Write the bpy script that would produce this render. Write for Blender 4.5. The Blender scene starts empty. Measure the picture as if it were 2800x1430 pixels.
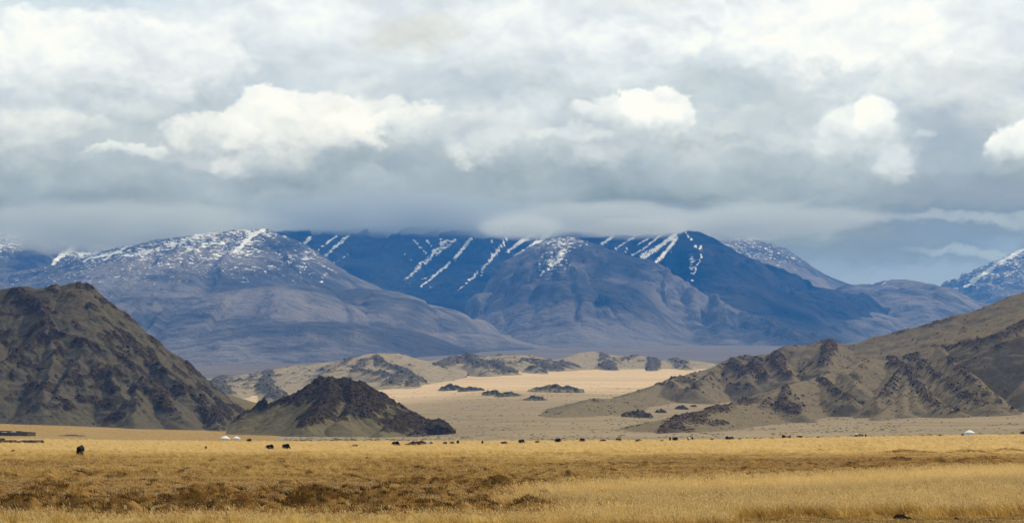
import bpy, bmesh, math, random
import numpy as np
from mathutils import Vector, Matrix

# ------------------------------------------------------------------ scene, camera, sky, sun, exposure
scn = bpy.context.scene
COL = scn.collection
F = 2800.0 * 100.0 / 36.0            # focal length in photograph pixels
HY = 1184.0                          # photograph row of the eye level
CH = 3.2                             # eye height above the near field
SUN_EL, SUN_AZ = math.radians(43), math.radians(38)   # azimuth to the right of the view direction (+Y)
EXPOSURE = 0.0
CLOUD_D = 0.0033
HAZE_C = (0.045, 0.295, 1.0); HAZE_D = 3.2e-5
HAZE_BOX = (-9500, 9500, -150, 24500, -40, 1560)
CLOUDS = [  # label, column, row, distance, width, height (photograph px), depth m, colour
 ('pale grey cloud bank hiding the top of the left massif', 300, 622, 14150, 1000, 150, 2200, (.50, .56, .60)),
 ('dark blue grey cloud bank lying on the dark wall in the middle', 1130, 606, 16300, 1000, 140, 2600, (.40, .47, .54)),
 ('thin pale cloud lying behind the dome shaped mountain and the sharp peak', 1880, 604, 15150, 1200, 100, 1800, (.54, .60, .65)), 
 ('small pale wisp of cloud in the gap between the dome shaped mountain and the sharp peak', 1735, 628, 14750, 330, 58, 1000, (.62, .68, .72)),
 ('small pale wisp of cloud touching the snow ridge left of the dome shaped mountain', 1430, 628, 14400, 260, 62, 1400, (.56, .62, .67)),
]
AIR_J = 0.70

cam_d = bpy.data.cameras.new('camera')
cam = bpy.data.objects.new('camera', cam_d); COL.objects.link(cam)
cam_d.sensor_width = 36.0; cam_d.lens = 100.0
cam_d.shift_y = (HY - 715.0) / 2800.0
cam_d.clip_start = 1.0; cam_d.clip_end = 80000.0
cam.location = (0, 0, CH); cam.rotation_euler = (math.pi/2, 0, 0)
scn.camera = cam

scn.view_settings.view_transform = 'Standard'
scn.view_settings.look = 'None'
scn.view_settings.exposure = EXPOSURE
scn.view_settings.gamma = 1.0
scn.view_settings.use_curve_mapping = False
cy = scn.cycles
cy.max_bounces = 4; cy.diffuse_bounces = 2; cy.glossy_bounces = 1; cy.transmission_bounces = 2
cy.volume_bounces = 1; cy.transparent_max_bounces = 8
cy.use_denoising = True; cy.use_adaptive_sampling = True; cy.adaptive_threshold = 0.01; cy.adaptive_min_samples = 48
cy.caustics_reflective = False; cy.caustics_refractive = False

sun_d = bpy.data.lights.new('sun', 'SUN'); sun_d.energy = 4.9; sun_d.angle = math.radians(0.6)
sun_d.color = (1.0, 0.93, 0.80)
sun = bpy.data.objects.new('sun', sun_d); COL.objects.link(sun)
sdir = Vector((math.cos(SUN_EL)*math.sin(SUN_AZ), math.cos(SUN_EL)*math.cos(SUN_AZ), math.sin(SUN_EL)))
sun.rotation_euler = (-sdir).to_track_quat('-Z', 'Y').to_euler()
sun.location = (0, -20, 60)

def srgb(r, g, b):
    f = lambda c: (c/255/12.92) if c/255 <= 0.04045 else ((c/255+0.055)/1.055)**2.4
    return (f(r), f(g), f(b))

def behind_air(rgb, py):
    """colour the sky itself has, when this colour is seen through the blue air of the haze box"""
    L = min(1560./math.tan(max((HY-py)/F, .001)), 24500.)
    out = []
    for c, h in zip(srgb(*rgb), HAZE_C):
        T = math.exp(-h*HAZE_D*L); out.append(min(max((c-(1-T)*AIR_J)/T, .02), 1.05))
    return tuple(out)

class NT:
    """tiny helper for node graphs"""
    def __init__(s, tree): s.t = tree; s.n = tree.nodes; s.l = tree.links
    def new(s, kind, **kw):
        n = s.n.new(kind)
        for k, v in kw.items(): setattr(n, k, v)
        return n
    def put(s, sock, v):
        if v is None: return
        if isinstance(v, bpy.types.NodeSocket): s.l.new(v, sock)
        elif isinstance(v, (tuple, list)) and sock.type == 'RGBA' and len(v) == 3: sock.default_value = (*v, 1)
        else: sock.default_value = v
    def m(s, op, a, b=None, c=None, clamp=False):
        n = s.new('ShaderNodeMath', operation=op, use_clamp=clamp)
        for i, v in enumerate((a, b, c)): s.put(n.inputs[i], v)
        return n.outputs[0]
    def v(s, op, a, b=None):
        n = s.new('ShaderNodeVectorMath', operation=op)
        s.put(n.inputs[0], a); s.put(n.inputs[1], b)
        return n.outputs['Value'] if op in ('DOT_PRODUCT', 'LENGTH') else n.outputs['Vector']
    def xyz(s, x=0.0, y=0.0, z=0.0):
        n = s.new('ShaderNodeCombineXYZ')
        for i, q in enumerate((x, y, z)): s.put(n.inputs[i], q)
        return n.outputs[0]
    def sep(s, v):
        n = s.new('ShaderNodeSeparateXYZ'); s.put(n.inputs[0], v); return n.outputs
    def step(s, x, lo, hi, a=0.0, b=1.0):
        n = s.new('ShaderNodeMapRange', interpolation_type='SMOOTHSTEP')
        for i, q in enumerate((x, lo, hi, a, b)): s.put(n.inputs[i], q)
        return n.outputs[0]
    def mix(s, f, a, b, mode='MIX'):
        n = s.new('ShaderNodeMix', data_type='RGBA', blend_type=mode)
        s.put(n.inputs[0], f); s.put(n.inputs[6], a); s.put(n.inputs[7], b)
        return n.outputs[2]
    def noise(s, vec, scale=1.0, detail=4.0, rough=0.5, dist=0.0, color=False, lac=2.0):
        n = s.new('ShaderNodeTexNoise')
        s.put(n.inputs['Vector'], vec); s.put(n.inputs['Scale'], scale); s.put(n.inputs['Detail'], detail)
        s.put(n.inputs['Roughness'], rough); s.put(n.inputs['Distortion'], dist); s.put(n.inputs['Lacunarity'], lac)
        return n.outputs['Color'] if color else n.outputs[0]
    def attr(s, name, kind='GEOMETRY', out='Fac'):
        return s.new('ShaderNodeAttribute', attribute_name=name, attribute_type=kind).outputs[out]
    def ramp(s, x, pts):
        n = s.new('ShaderNodeValToRGB'); e = n.color_ramp.elements
        while len(e) < len(pts): e.new(0.5)
        for q, (p, c) in zip(e, pts): q.position = p; q.color = (*c, 1)
        s.put(n.inputs[0], x); return n.outputs[0]

# ------------------------------------------------------------------ cloudy sky in the world
def build_world():
    w = bpy.data.worlds.new('World'); scn.world = w; w.use_nodes = True
    g = NT(w.node_tree); g.n.clear()
    sky = g.new('ShaderNodeTexSky', sky_type='NISHITA', sun_disc=False)
    sky.sun_elevation = SUN_EL; sky.sun_rotation = SUN_AZ; sky.altitude = 2000
    d = g.sep(g.new('ShaderNodeTexCoord').outputs['Generated'])
    U = g.m('MULTIPLY', g.m('ARCTAN2', d[0], d[1]), F)
    V = g.m('MULTIPLY', g.m('ARCSINE', d[2]), F)
    P = g.xyz(U, V, 0.0)
    # wispy warp of the cloud outlines, in two sizes
    w1 = g.noise(g.v('MULTIPLY', P, (1/330., 1/220., 1.)), 1.0, 3.0, 0.55, color=True)
    w2 = g.noise(g.v('MULTIPLY', P, (1/75., 1/60., 1.)), 1.0, 5.0, 0.62, color=True)
    W = g.v('ADD', g.v('MULTIPLY', g.v('SUBTRACT', w1, (.5, .5, .5)), (170., 110., 0.)),
            g.v('MULTIPLY', g.v('SUBTRACT', w2, (.5, .5, .5)), (105., 84., 0.)))
    Q = g.v('ADD', P, W)
    nf = g.m('SUBTRACT', g.noise(g.v('MULTIPLY', P, (1/150., 1/110., 1.)), 1.0, 7.0, 0.66, 0.35), 0.5)
    def cauli(sc, det):
        t = g.new('ShaderNodeTexVoronoi', feature='SMOOTH_F1', normalize=True)
        g.put(t.inputs['Vector'], g.v('MULTIPLY', g.v('ADD', P, g.v('MULTIPLY', W, (.35, .35, 0.))), (1./sc, 1.2/sc, 1.)))
        t.inputs['Scale'].default_value = 1.0; t.inputs['Detail'].default_value = det; t.inputs['Roughness'].default_value = .55
        t.inputs['Smoothness'].default_value = .5
        return t.outputs['Distance']
    cf = g.m('SUBTRACT', .36, cauli(95., 3.0))
    n2 = g.m('SUBTRACT', g.noise(g.v('MULTIPLY', Q, (1/520., 1/170., 1.)), 1.0, 4.0, 0.55), 0.5)
    # grey deck: brightness by height above the horizon, disturbed by the big noise
    hgt = g.m('DIVIDE', g.m('ADD', g.m('ADD', V, g.m('MULTIPLY', n2, 480.)), g.m('MULTIPLY', nf, 150.)), 1400.)
    L = lambda py: (HY - py) / 1400.
    dk = [(1184, (150, 172, 196)), (790, (142, 166, 196)), (710, (124, 149, 181)), (640, (122, 144, 172)), (590, (132, 151, 170)), (540, (150, 166, 180)),
          (440, (172, 184, 194)), (330, (192, 203, 210)), (200, (213, 221, 226)), (60, (226, 232, 235))]
    col = g.ramp(hgt, [(L(py), behind_air(c, py)) for py, c in dk])
    # further up, outside the picture, the broken deck goes on, darkened to cut the fill light
    hi = g.noise(g.v('MULTIPLY', P, (1/1300., 1/800., 1.)), 1.0, 5.0, 0.55, 0.3)
    hc = g.ramp(hi, [(0.30, srgb(152, 163, 176)), (0.48, srgb(192, 199, 206)), (0.62, srgb(234, 236, 234))])
    col = g.mix(g.step(V, 1350., 2100.), col, hc)
    Qsep = g.sep(Q)[1]
    def puff(col, px, py, rx, ry, c, soft=0.5, amp=0.9, k=1.0, under=0.75, tilt=0.0):
        """one cloud: crisp noisy rim above, dissolving underside"""
        a = math.atan((px-1400)/F); e = math.atan((HY-py)/F*math.cos(a))
        cu, cv = a*F, e*F
        # the tiny share of the colour so far only makes the clouds evaluate one after another (keeps the shader small)
        n_ = g.new('ShaderNodeVectorMath', operation='MULTIPLY_ADD')
        g.put(n_.inputs[0], col); n_.inputs[1].default_value = (1e-7, 1e-7, 0.); g.put(n_.inputs[2], Q)
        D = g.v('SUBTRACT', n_.outputs[0], (cu, cv, 0.))
        if tilt:
            D = g.xyz(g.v('DOT_PRODUCT', D, (math.cos(tilt), math.sin(tilt), 0.)), g.v('DOT_PRODUCT', D, (-math.sin(tilt), math.cos(tilt), 0.)), 0.)
        D = g.v('MULTIPLY', D, (1./rx, 1./ry, 0.))
        q = g.m('SUBTRACT', g.m('MULTIPLY_ADD', cf, amp*.85, g.m('MULTIPLY_ADD', nf, amp*1.5, 1.0)), g.v('DOT_PRODUCT', D, D))
        mk = g.step(q, 0.0, soft*(.8 if soft < .75 else 1.2))
        if under:
            y = g.sep(D)[1]
            mk = g.m('MULTIPLY', mk, g.step(g.m('MULTIPLY_ADD', nf, 1.6, y), -0.95, -0.95 + under*1.6))
        return g.mix(g.m('MULTIPLY', mk, k), col, c)
    bd = g.m('ADD', g.noise(g.v('MULTIPLY', Q, (1/380., 1/210., 1.)), 1.0, 5.0, .55), g.m('MULTIPLY', nf, .22))
    bk = g.m('MULTIPLY', g.step(bd, .50, .64), g.step(V, 640., 860.))
    col = g.mix(g.m('MULTIPLY', bk, .55), col, (.80, .83, .84))
    for p in PUFFS: col = puff(col, *p[:4], behind_air(p[4], p[1]), *p[5:])
    # billows: the upper side of every swelling is lit, its underside is grey
    P2 = g.v('ADD', P, g.v('MULTIPLY', W, (.55, .55, .55)))
    def swell(off, sc, o):
        return g.noise(g.v('MULTIPLY', g.v('ADD', P2, (off[0], off[1], o)), (1./sc, 1.25/sc, 1.)), 1.0, 4.0, 0.50)
    e1 = g.m('SUBTRACT', swell((0, 0), 300., 5.), swell((10., 36.), 300., 5.))
    e2 = g.m('SUBTRACT', swell((0, 0), 110., 9.), swell((4., 15.), 110., 9.))
    em = g.m('MULTIPLY', g.m('ADD', g.m('MULTIPLY', e1, .95), g.m('MULTIPLY', e2, .42)), g.step(V, 560., 800., .35, 1.0))
    col = g.v('MULTIPLY', col, g.xyz(g.m('ADD', 1.0, g.m('MULTIPLY', em, 1.05)), g.m('ADD', 1.0, em), g.m('ADD', 1.0, g.m('MULTIPLY', em, .9))))
    lf = g.m('MULTIPLY', g.m('MULTIPLY', cf, .16), g.step(V, 640., 860.))
    col = g.v('MULTIPLY', col, g.xyz(g.m('ADD', 1.03, lf), g.m('ADD', 1.03, lf), g.m('ADD', 1.03, lf)))
    col = g.v('MINIMUM', col, (1.04, 1.04, 1.04))
    # below the horizon: the plain itself, as a dull tan
    col = g.mix(g.step(V, -60., -10., 1.0, 0.0), col, (0.22, 0.17, 0.10))
    bg = g.new('ShaderNodeBackground'); bg.inputs['Strength'].default_value = 0.1
    c10 = g.v('SCALE', col); c10.node.inputs['Scale'].default_value = 10.0
    g.put(bg.inputs['Color'], g.mix(0.94, sky.outputs[0], c10))
    out = g.new('ShaderNodeOutputWorld'); g.l.new(bg.outputs[0], out.inputs['Surface'])
    w.cycles.sampling_method = 'MANUAL'; w.cycles.sample_map_resolution = 512

#        px    py   rx   ry   colour          soft amp  k   under
PUFFS = [
    # grey-blue patches first
    (250,   20, 420,  38, (202, 216, 226), 0.9, 0.8, 0.75, 0.0),
    (420,  345, 190,  50, (178, 190, 198), 0.9, 0.8, 0.85, 0.0),
    (690,  215, 140,  60, (198, 209, 217), 0.9, 0.8, 0.8, 0.0),
    (1230, 250, 210,  95, (201, 210, 217), 0.9, 0.7, 0.7, 0.0),
    (1960, 235, 260,  60, (192, 203, 208), 0.9, 0.6, 0.8, 0.0),
    (2130, 330, 160,  80, (190, 201, 208), 0.9, 0.6, 0.7, 0.0),
    (2620, 400, 210, 130, (163, 177, 192), 0.9, 0.7, 0.85, 0.0),
    (2650, 520, 300,  60, (142, 157, 178), 0.9, 0.7, 0.8, 0.0),
    (1250, 500, 170,  45, (160, 173, 184), 0.9, 0.7, 0.7, 0.0),
    (330,  560, 420,  36, (138, 154, 172), 0.9, 0.7, 0.75, 0.0),
    (1000, 585, 420,  40, (121, 144, 176), 0.9, 0.6, 0.8, 0.0),
    (2180, 585, 420,  32, (133, 152, 174), 0.9, 0.6, 0.8, 0.0),
    (2560, 690, 300,  22, (116, 140, 172), 0.9, 0.5, 0.6, 0.0),
    # broad white banks
    (230,  170, 440, 135, (243, 245, 243), 0.55, 0.9, 0.95, 0.8),
    (560,  185, 150, 120, (240, 242, 241), 0.7, 0.9, 0.8, 0.9),
    (130,  120, 150,  80, (253, 254, 252), 0.9, 0.8, 0.8, 0.7),
    (80,   340, 210,  70, (234, 236, 232), 0.8, 0.9, 0.85, 0.9),
    (330,  300, 170,  60, (224, 228, 228), 1.0, 0.9, 0.5, 0.9),
    (860,   75, 330, 100, (238, 242, 243), 0.9, 0.9, 0.8, 0.7),
    (1390,  80, 220, 110, (240, 242, 241), 0.9, 0.9, 0.8, 0.7),
    (1130,  95, 190,  62, (211, 212, 207), 1.0, 0.9, 0.8, 0.0),
    (1640, 105, 190,  70, (246, 248, 247), 0.9, 0.9, 0.85, 0.7),
    (1860, 120, 120,  55, (247, 249, 247), 0.8, 0.9, 0.8, 0.8),
    (2330,  90, 470, 150, (252, 253, 251), 0.9, 0.6, 0.97, 0.4),
    (2050, 40, 300,  60, (250, 251, 250), 0.9, 0.6, 0.8, 0.4),
    (2780, 100, 60,  38, (221, 227, 234), 0.9, 0.7, 0.7, 0.0),
    # bodies joining the heads
    (760,  360, 330, 120, (216, 221, 222), 1.3, 0.9, 0.85, 0.7),
    (1330, 360, 270, 100, (212, 219, 222), 1.3, 0.9, 0.75, 0.8),
    (1760, 330, 300, 105, (218, 224, 225), 1.3, 0.9, 0.75, 0.8),
    (2290, 390, 260, 130, (214, 221, 225), 1.3, 0.9, 0.80, 0.9),
    (2420, 440, 110,  90, (219, 225, 227), 1.2, 0.9, 0.80, 0.9),
    (420,  420, 220,  45, (203, 210, 213), 1.3, 0.9, 0.75, 0.8),
    (100,  380, 260,  80, (214, 219, 219), 1.3, 0.9, 0.75, 0.8),
    (1620, 400, 200,  90, (207, 214, 217), 1.3, 0.9, 0.75, 0.8),
    # cumulus heads
    (1120, 318, 120,  44, (236, 238, 234), 0.7, 1.3, 0.9, 0.9),
    (1010, 300, 130,  58, (240, 241, 236), 0.7, 1.2, 0.9, 0.9),
    (950,  250, 110,  50, (226, 231, 231), 0.9, 1.1, 0.75, 0.9),
    (820,  345, 260, 100, (243, 243, 236), 0.5, 0.95, 0.95, 0.8),
    (620,  380, 190,  80, (236, 237, 233), 0.7, 0.9, 0.9, 0.95),
    (735,  285, 105,  58, (254, 253, 248), 0.55, 0.9, 0.95, 0.9),
    (860,  285, 110,  50, (249, 248, 241), 0.6, 1.0, 0.9, 0.9),
    (920,  325, 120,  62, (248, 246, 238), 0.7, 1.0, 0.85, 0.8),
    (335,  418, 110,  30, (234, 236, 232), 0.74, 1.3, 0.8, 0.9),
    (625,  445,  62,  34, (228, 230, 227), 0.8, 1.0, 0.8, 0.9),
    (500,  440,  80,  30, (206, 211, 213), 0.9, 1.0, 0.7, 0.9),
    (1300, 370, 140,  78, (219, 224, 225), 0.7, 0.9, 0.8, 1.0),
    (1420, 310, 130,  60, (224, 230, 232), 0.8, 0.9, 0.75, 0.9),
    (1250, 425,  60,  30, (222, 226, 225), 0.9, 1.0, 0.75, 0.8),
    (1560, 380, 110,  34, (228, 232, 231), 0.7, 1.0, 0.8, 0.8),
    (1670, 320, 120,  62, (238, 240, 238), 0.6, 0.95, 0.9, 0.9),
    (1640, 440, 100,  52, (217, 221, 221), 0.9, 0.9, 0.8, 1.0),
    (1800, 300, 112,  72, (250, 250, 245), 0.45, 0.9, 0.97, 0.85),
    (1755, 265,  62,  36, (252, 252, 249), 0.6, 1.0, 0.9, 0.8),
    (2190, 380, 200,  75, (211, 218, 221), 1.0, 0.8, 0.7, 1.0),
    (2330, 360, 140,  92, (232, 236, 235), 0.6, 0.9, 0.9, 0.95),
    (2385, 315,  78,  58, (249, 250, 247), 0.55, 0.9, 0.93, 0.9),
    (2440, 450,  70,  56, (226, 231, 231), 0.8, 1.0, 0.85, 1.0),
    (2535, 385,  34,  20, (214, 221, 226), 1.2, 1.6, 0.7, 0.8),
    (2800, 405, 112,  74, (247, 249, 250), 0.5, 0.9, 0.96, 0.8),
    # low mist
    (230,  605, 190,  34, (164, 180, 194), 0.9, 0.8, 0.8, 0.7),
    (1880, 632, 330,  18, (174, 190, 205), 0.9, 0.6, 0.85, 0.0),
    (2640, 600, 330,  24, (168, 181, 196), 0.9, 0.7, 0.75, 0.5),
    (2700, 690, 260,  18, (172, 190, 207), 0.9, 0.5, 0.6, 0.0),
]
build_world()

# ------------------------------------------------------------------ noise in numpy
_rng = np.random.default_rng(7)
_perm = np.concatenate([_rng.permutation(512)]*2)
_ga = _rng.random(512)*2*np.pi
_gx, _gy = np.cos(_ga), np.sin(_ga)
def perlin(x, y):
    xi = np.floor(x).astype(np.int64); yi = np.floor(y).astype(np.int64)
    xf = x-xi; yf = y-yi; xi &= 511; yi &= 511
    u = xf*xf*xf*(xf*(xf*6-15)+10); v = yf*yf*yf*(yf*(yf*6-15)+10)
    def gr(ix, iy, dx, dy):
        h = _perm[_perm[ix & 511] + (iy & 511)]
        return _gx[h]*dx + _gy[h]*dy
    a = gr(xi, yi, xf, yf); b = gr(xi+1, yi, xf-1, yf); c = gr(xi, yi+1, xf, yf-1); d = gr(xi+1, yi+1, xf-1, yf-1)
    return ((a+(b-a)*u)*(1-v) + (c+(d-c)*u)*v)*1.5
def fbm(x, y, o=4, g=0.5):
    s = 0; a = 1.0; n = 0
    for i in range(o):
        s = s + a*perlin(x+i*17.3, y-i*31.7); n += a; a *= g; x = x*2.03; y = y*2.03
    return s/n
def ridged(x, y, o=4, g=0.5):
    s = 0; a = 1.0; n = 0
    for i in range(o):
        s = s + a*(1-2*np.abs(perlin(x+i*11.1, y+i*7.7))); n += a; a *= g; x = x*2.07; y = y*2.07
    return s/n
def ss(x, a, b):
    t = np.clip((x-a)/(b-a), 0, 1); return t*t*(3-2*t)
def lerp(a, b, t): return a+(b-a)*t

# ------------------------------------------------------------------ lie of the land
# for a few directions (photograph columns): row at which the ground lies, by distance in metres
_T = {
 -1400: [(800,1206),(1000,1196),(1150,1190),(1300,1182),(1500,1174),(1800,1163),(2200,1154),(3000,1145),(4000,1105),(5000,1070),(6000,1045),(8000,1000)],
 0:    [(400,1243),(600,1224),(800,1213),(1000,1205),(1150,1200),(1300,1193),(1500,1184),(1800,1170),(2200,1157),(3000,1142),(4000,1100),(5000,1065),(6000,1040),(8000,1010)],
 350:  [(800,1215),(1000,1208),(1150,1204),(1300,1199),(1500,1192),(1800,1181),(2200,1172),(3000,1150),(4000,1100),(5000,1065),(6000,1040),(8000,1000)],
 700:  [(800,1216),(1000,1211),(1150,1208),(1300,1206),(1500,1203),(1800,1194),(2200,1186),(3000,1150),(4000,1085),(5000,1058),(6000,1035),(8000,995)],
 1000: [(800,1216),(1000,1209),(1150,1205),(1300,1203),(1500,1200),(1800,1197),(2200,1180),(3000,1110),(4000,1060),(5000,1038),(6000,1020),(8000,990)],
 1250: [(800,1216),(1000,1208),(1120,1205),(1300,1209),(1500,1207),(1800,1201),(2200,1160),(3000,1087),(4000,1050),(5000,1022),(6000,1008),(8000,988)],
 1400: [(800,1215),(1000,1207.5),(1120,1205),(1300,1210),(1500,1199),(1800,1165),(2200,1128),(3000,1076),(4000,1043),(5000,1015),(6000,1003),(8000,985)],
 1900: [(800,1211),(1000,1203.5),(1120,1202),(1300,1209),(1500,1197),(1800,1176),(2200,1150),(3000,1090),(4000,1043),(5000,1015),(6000,1003),(8000,985)],
 2300: [(800,1206),(1000,1197),(1120,1195),(1300,1202),(1500,1188),(1800,1172),(2200,1150),(3000,1105),(4000,1050),(5000,1020),(6000,1005),(8000,985)],
 2800: [(800,1202),(1000,1190),(1120,1187.5),(1300,1194),(1500,1178),(1800,1155),(2200,1128),(3000,1085),(4000,1045),(5000,1020),(6000,1005),(8000,985)],
 4200: [(800,1196),(1000,1180),(1120,1176),(1300,1180),(1500,1162),(1800,1136),(2200,1105),(3000,1065),(4000,1035),(5000,1015),(6000,1000),(8000,980)],
}
_lY = np.linspace(math.log(60), math.log(26000), 500)
_uu = np.linspace(-1400, 4200, 225)
def _table():
    ks = sorted(_T); cols = []
    for k in ks:
        pts = dict(_T[k])
        for Y in (60, 100, 200, 300, 400, 600):
            pts.setdefault(Y, HY + CH*F/Y if Y < 500 else None)
        if pts.get(600) is None: pts[600] = 0.5*(HY + CH*F/600) + 0.5*(pts[800] + 9.5)
        pts.update({10000: float(np.interp(k, [0, 700, 1000, 1250, 1450], [1002, 1000, 985, 968, 957])), 12000: float(np.interp(k, [0, 700, 1000, 1250, 1450], [1000, 998, 975, 956, 943])), 16000: 925, 26000: 905})
        Ys = np.array(sorted(pts)); z = np.array([CH + (HY-pts[Y])/F*Y for Y in Ys])
        cols.append(np.interp(np.exp(_lY), Ys, z))
    A = np.array(cols)                      # columns x distance
    G = np.array([np.interp(_uu, ks, A[:, j]) for j in range(len(_lY))]).T
    ker = np.exp(-0.5*(np.arange(-6, 7)/2.3)**2); ker /= ker.sum()
    G = np.apply_along_axis(lambda r: np.convolve(np.pad(r, 6, 'edge'), ker, 'valid'), 1, G)
    ker = np.exp(-0.5*(np.arange(-8, 9)/3.5)**2); ker /= ker.sum()
    return np.apply_along_axis(lambda r: np.convolve(np.pad(r, 8, 'edge'), ker, 'valid'), 0, G)
_G = _table()
def gbase(X, Y):
    Yc = np.clip(Y, 61, 25900); u = np.clip(1400 + F*X/Yc, -1399, 4199)
    fy = (np.log(Yc)-_lY[0])/(_lY[1]-_lY[0]); fu = (u-_uu[0])/(_uu[1]-_uu[0])
    iy = np.minimum(fy.astype(int), len(_lY)-2); iu = np.minimum(fu.astype(int), len(_uu)-2)
    ty = fy-iy; tu = fu-iu
    return (_G[iu, iy]*(1-tu)+_G[iu+1, iy]*tu)*(1-ty) + (_G[iu, iy+1]*(1-tu)+_G[iu+1, iy+1]*tu)*ty
def W3(px, py, Y): return ((px-1400)/F*Y, Y, CH + (HY-py)/F*Y)      # photograph point at distance -> world

# ---- the grass field: plant zones and hummocks, all in metres on the ground
def proj(X, Y, Z): return 1400 + F*X/Y, HY - F*(Z-CH)/Y
def zones(X, Y):
    """rust = reddish low growth, tall = high straw with seed heads, bare = short tan turf"""
    u = 1400 + F*X/Y; r = HY + CH*F/Y           # row of flat ground
    n = fbm(X/9., Y/14., 4); n2 = fbm(X/30., Y/60., 3)
    rr = r + n*9 + n2*10
    left = ss(u + n2*420 + n*260, 1900, 1150)
    rust = left*ss(rr, 1298, 1350)*ss(rr, 1426, 1406) + 0.6*ss(u, 1400, 1900)*ss(rr, 1238, 1258)*ss(rr, 1316 - (u-1400)*0.02, 1290 - (u-1400)*0.02)
    rust = np.clip(rust*(0.92 + 1.2*n + 0.8*n2) + 0.5*ss(rr, 1258, 1300)*ss(n+.6*n2, 0.05, 0.35), 0, 1)
    edge = 1352 - (u-1400)*0.045                # upper rim of the tall straw, climbing to the right
    tall = ss(u + n2*480 + n*340, 1150, 1950)*ss(rr + 10*n, edge-16, edge+8)
    bare = ss(rr, 1409, 1416)*ss(u, 1900, 2150)
    green = ss(u, 1500, 1900)*np.exp(-((rr-(1378-(u-1950)*0.045))/7.)**2)*0.9 + 0.7*ss(rr, 1406, 1420)*ss(u, 1750, 1450)
    green = green + 0.7*np.exp(-((rr-1252)/9.)**2)*ss(u, 1150, 1350)*ss(u, 2050, 1800)
    rust = rust*(1-bare)*(1-0.8*ss(tall, .2, .8)); tall = tall*(1-bare)
    return rust, tall, bare, np.clip(green*(0.7+0.6*n), 0, 1)

_hr = np.random.default_rng(21)
HUM = []                                         # hummocks: x, y, rx, ry, height
def _hum(px, py, wpx, hpx, dy=1.0):
    Y = CH*F/(py-HY); HUM.append(((px-1400)/F*Y, Y, wpx/2/F*Y, max(wpx/2/F*Y*0.7, .35)*dy, 1.5*hpx/F*Y))
for a in [(60,1402,150,34),(215,1408,120,38),(330,1410,150,32),(395,1396,90,30),(560,1398,240,48),(640,1402,180,34),(860,1400,230,46),(770,1380,130,20),
          (130,1340,80,18),(240,1372,110,22),(350,1372,110,16),(480,1384,130,26),(540,1372,70,26),(680,1372,70,14),(600,1356,50,12),(650,1346,60,10),
          (880,1370,120,18),(930,1366,90,14),(1065,1326,60,16),(1140,1330,75,26),(1195,1330,70,22),(1230,1332,60,12),(1275,1326,90,20),(1375,1338,110,28),(1440,1328,70,14),
          (1300,1348,80,16),(1050,1400,240,44),(1000,1396,140,26),(1180,1402,170,22),(730,1395,120,24),(1460,1395,150,18),(1300,1372,90,10),(1560,1330,80,12),
          (2200,1274,60,8),(2330,1280,70,10),(2460,1262,90,9),(2400,1284,70,10),(2560,1268,90,10),(2640,1264,60,9),(2700,1258,80,8),(2730,1268,60,10),(2560,1283,60,8),(2650,1240,100,7),(2480,1240,120,7),(2760,1236,80,6)]:
    _hum(*a)
for i in range(900):
    py = _hr.uniform(1262, 1412); px = _hr.uniform(-300, 3100)
    w = _hr.uniform(20, 70)*(py-HY)/150; 
    if px > 1650 and py > 1330 - (px-1400)*0.03: continue
    _hum(px, py, w, w*_hr.uniform(.12, .30))
HUM = np.array(HUM)
def field(X, Y, full=True):
    """height of the near ground with its hummocks"""
    z = gbase(X, Y)
    near = ss(Y, 1100, 700)
    z = z + near*(0.10*fbm(X/11., Y/16., 3) + 0.05*fbm(X/2.7, Y/3.4, 3))*np.clip(Y/300., .45, 1.)
    # a shallow dry channel across the left of the field
    z = z - 0.55*np.exp(-((Y-(468+0.10*X+9*np.sin(X/19.)))/17.)**2)*ss(1400+F*X/np.maximum(Y, 60.), 980, 700)
    if full:
        wx = X + 0.5*fbm(X/1.3, Y/1.3, 2); wy = Y + 0.5*fbm(X/1.3+9, Y/1.3, 2)
        o = np.zeros_like(z)
        for hx, hy, rx, ry, hh in HUM:
            k = np.nonzero((np.abs(X-hx) < 2*rx+.6) & (np.abs(Y-hy) < 2*ry+.6))[0]
            if len(k) == 0: continue
            q = ((wx[k]-hx)/rx)**2 + ((wy[k]-hy)/ry)**2
            o[k] = np.maximum(o[k], hh*np.exp(-q*1.1)*(1+0.25*fbm(X[k]/.45, Y[k]/.45, 2)))
        z = z + o
        return z, o
    return z
def gz(x, y):
    z, _ = field(np.array([float(x)]), np.array([float(y)])); return float(z[0])

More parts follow.
